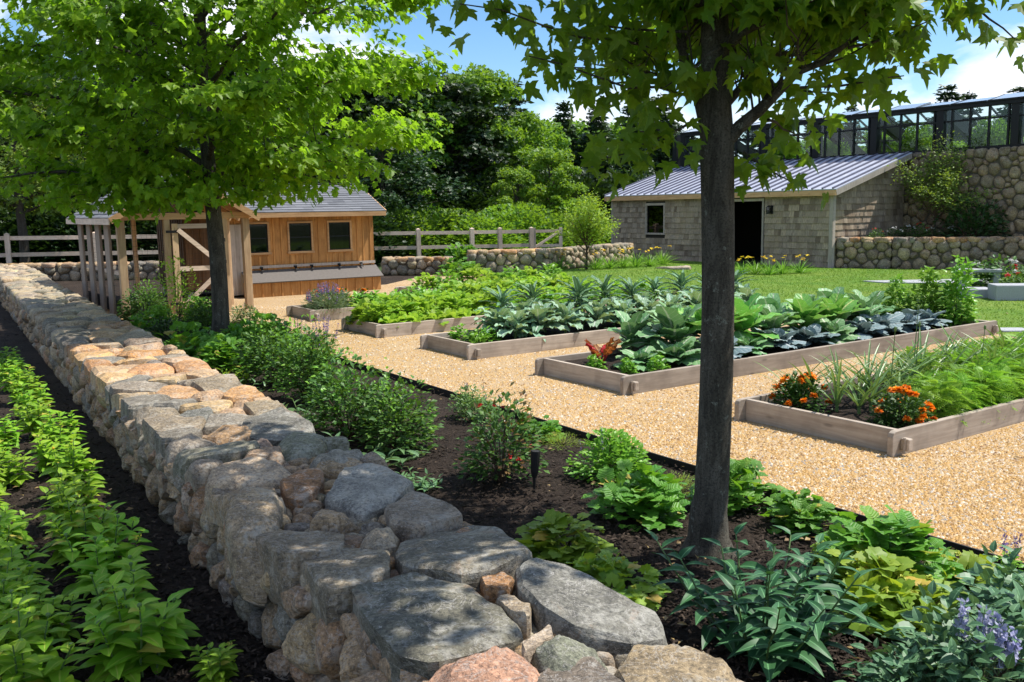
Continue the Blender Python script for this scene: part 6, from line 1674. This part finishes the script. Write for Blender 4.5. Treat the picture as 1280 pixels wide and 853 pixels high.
for x in range(480, 900, 40):
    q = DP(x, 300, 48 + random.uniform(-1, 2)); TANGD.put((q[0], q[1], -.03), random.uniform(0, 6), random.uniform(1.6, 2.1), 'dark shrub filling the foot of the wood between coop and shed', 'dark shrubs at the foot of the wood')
for i, (x, y, s) in enumerate([(573, 345, 1.0), (575, 330, 1.3), (690, 342, .6)]): pl(MOUND[i % 2] if i < 2 else GER[0], x, y, ['leafy clump filling the garden gap between the two low walls', 'larger weedy clump beyond the gap between the low walls', 'small green clump at the foot of the rough low wall'][i], sc=s * 1.6)
# leafy plants inside the greenhouse
q0 = HW0 + A * 1.6
for i, s in enumerate([-6.2, -4.2, -.6, 1.9, 4.2]):
    p = q0 + mB * s; TANG.put((p[0], p[1], 3.52), i, (.45, .45, .62), 'bright leafy bush inside the greenhouse, %s bay from the left' % ORD[i], 'bushes inside the greenhouse')
for o in [o for o in COL.objects if o.get('label') == 'x']:
    for c in list(o.children_recursive): bpy.data.objects.remove(c)
    bpy.data.objects.remove(o)

# ================================================================== LIGHT
world = bpy.data.worlds.new('World'); SC.world = world; world.use_nodes = True
nt = world.node_tree; bg = nt.nodes['Background']
sky = nt.nodes.new('ShaderNodeTexSky'); sky.sky_type = 'NISHITA'; sky.sun_disc = False
sky.sun_elevation = SUN_EL; sky.sun_rotation = SUN_AZ; sky.air_density = 1.0; sky.dust_density = .1; sky.ozone_density = 3.5
tc = nt.nodes.new('ShaderNodeTexCoord')
mp = nt.nodes.new('ShaderNodeMapping'); mp.inputs['Scale'].default_value = (1, 1, 2.6); mp.inputs['Location'].default_value = (.35, .2, .1)
nt.links.new(tc.outputs['Generated'], mp.inputs[0])
nz = nt.nodes.new('ShaderNodeTexNoise'); nz.inputs['Scale'].default_value = 2.6; nz.inputs['Detail'].default_value = 9; nz.inputs['Roughness'].default_value = .58; nz.inputs['Distortion'].default_value = .25
nt.links.new(mp.outputs[0], nz.inputs[0])
rp = nt.nodes.new('ShaderNodeValToRGB'); rp.color_ramp.elements[0].position = .49; rp.color_ramp.elements[0].color = (0, 0, 0, 1); rp.color_ramp.elements[1].position = .59
nt.links.new(nz.outputs[0], rp.inputs[0])
mx = nt.nodes.new('ShaderNodeMix'); mx.data_type = 'RGBA'
nt.links.new(rp.outputs[0], mx.inputs[0]); hs = nt.nodes.new('ShaderNodeHueSaturation'); hs.inputs['Saturation'].default_value = 1.2; nt.links.new(sky.outputs[0], hs.inputs['Color']); nt.links.new(hs.outputs[0], mx.inputs[6]); mx.inputs[7].default_value = (7.6, 7.9, 8.6, 1)
nt.links.new(mx.outputs[2], bg.inputs[0]); bg.inputs[1].default_value = .115
sl = bpy.data.lights.new('sun', 'SUN'); so = bpy.data.objects.new('sun', sl); COL.objects.link(so)
sl.energy = 5.0; sl.angle = R(.53); sl.color = (1, .955, .87)
sd = Vector((math.sin(SUN_AZ) * math.cos(SUN_EL), math.cos(SUN_AZ) * math.cos(SUN_EL), math.sin(SUN_EL)))
so.rotation_euler = sd.to_track_quat('Z', 'Y').to_euler(); so.location = (20, 0, 30)
SC.view_settings.view_transform = 'Standard'; SC.view_settings.look = 'None'; SC.view_settings.gamma = 1
SC.view_settings.exposure = .56
try:
    SC.cycles.max_bounces = 8; SC.cycles.transparent_max_bounces = 16; SC.cycles.use_denoising = True
except Exception: pass

for o in COL.objects:
    if o.get('label') and len(o['label'].replace('-', ' ').split()) > 16: print('LONG', o.name, len(o['label'].split()), o['label'])
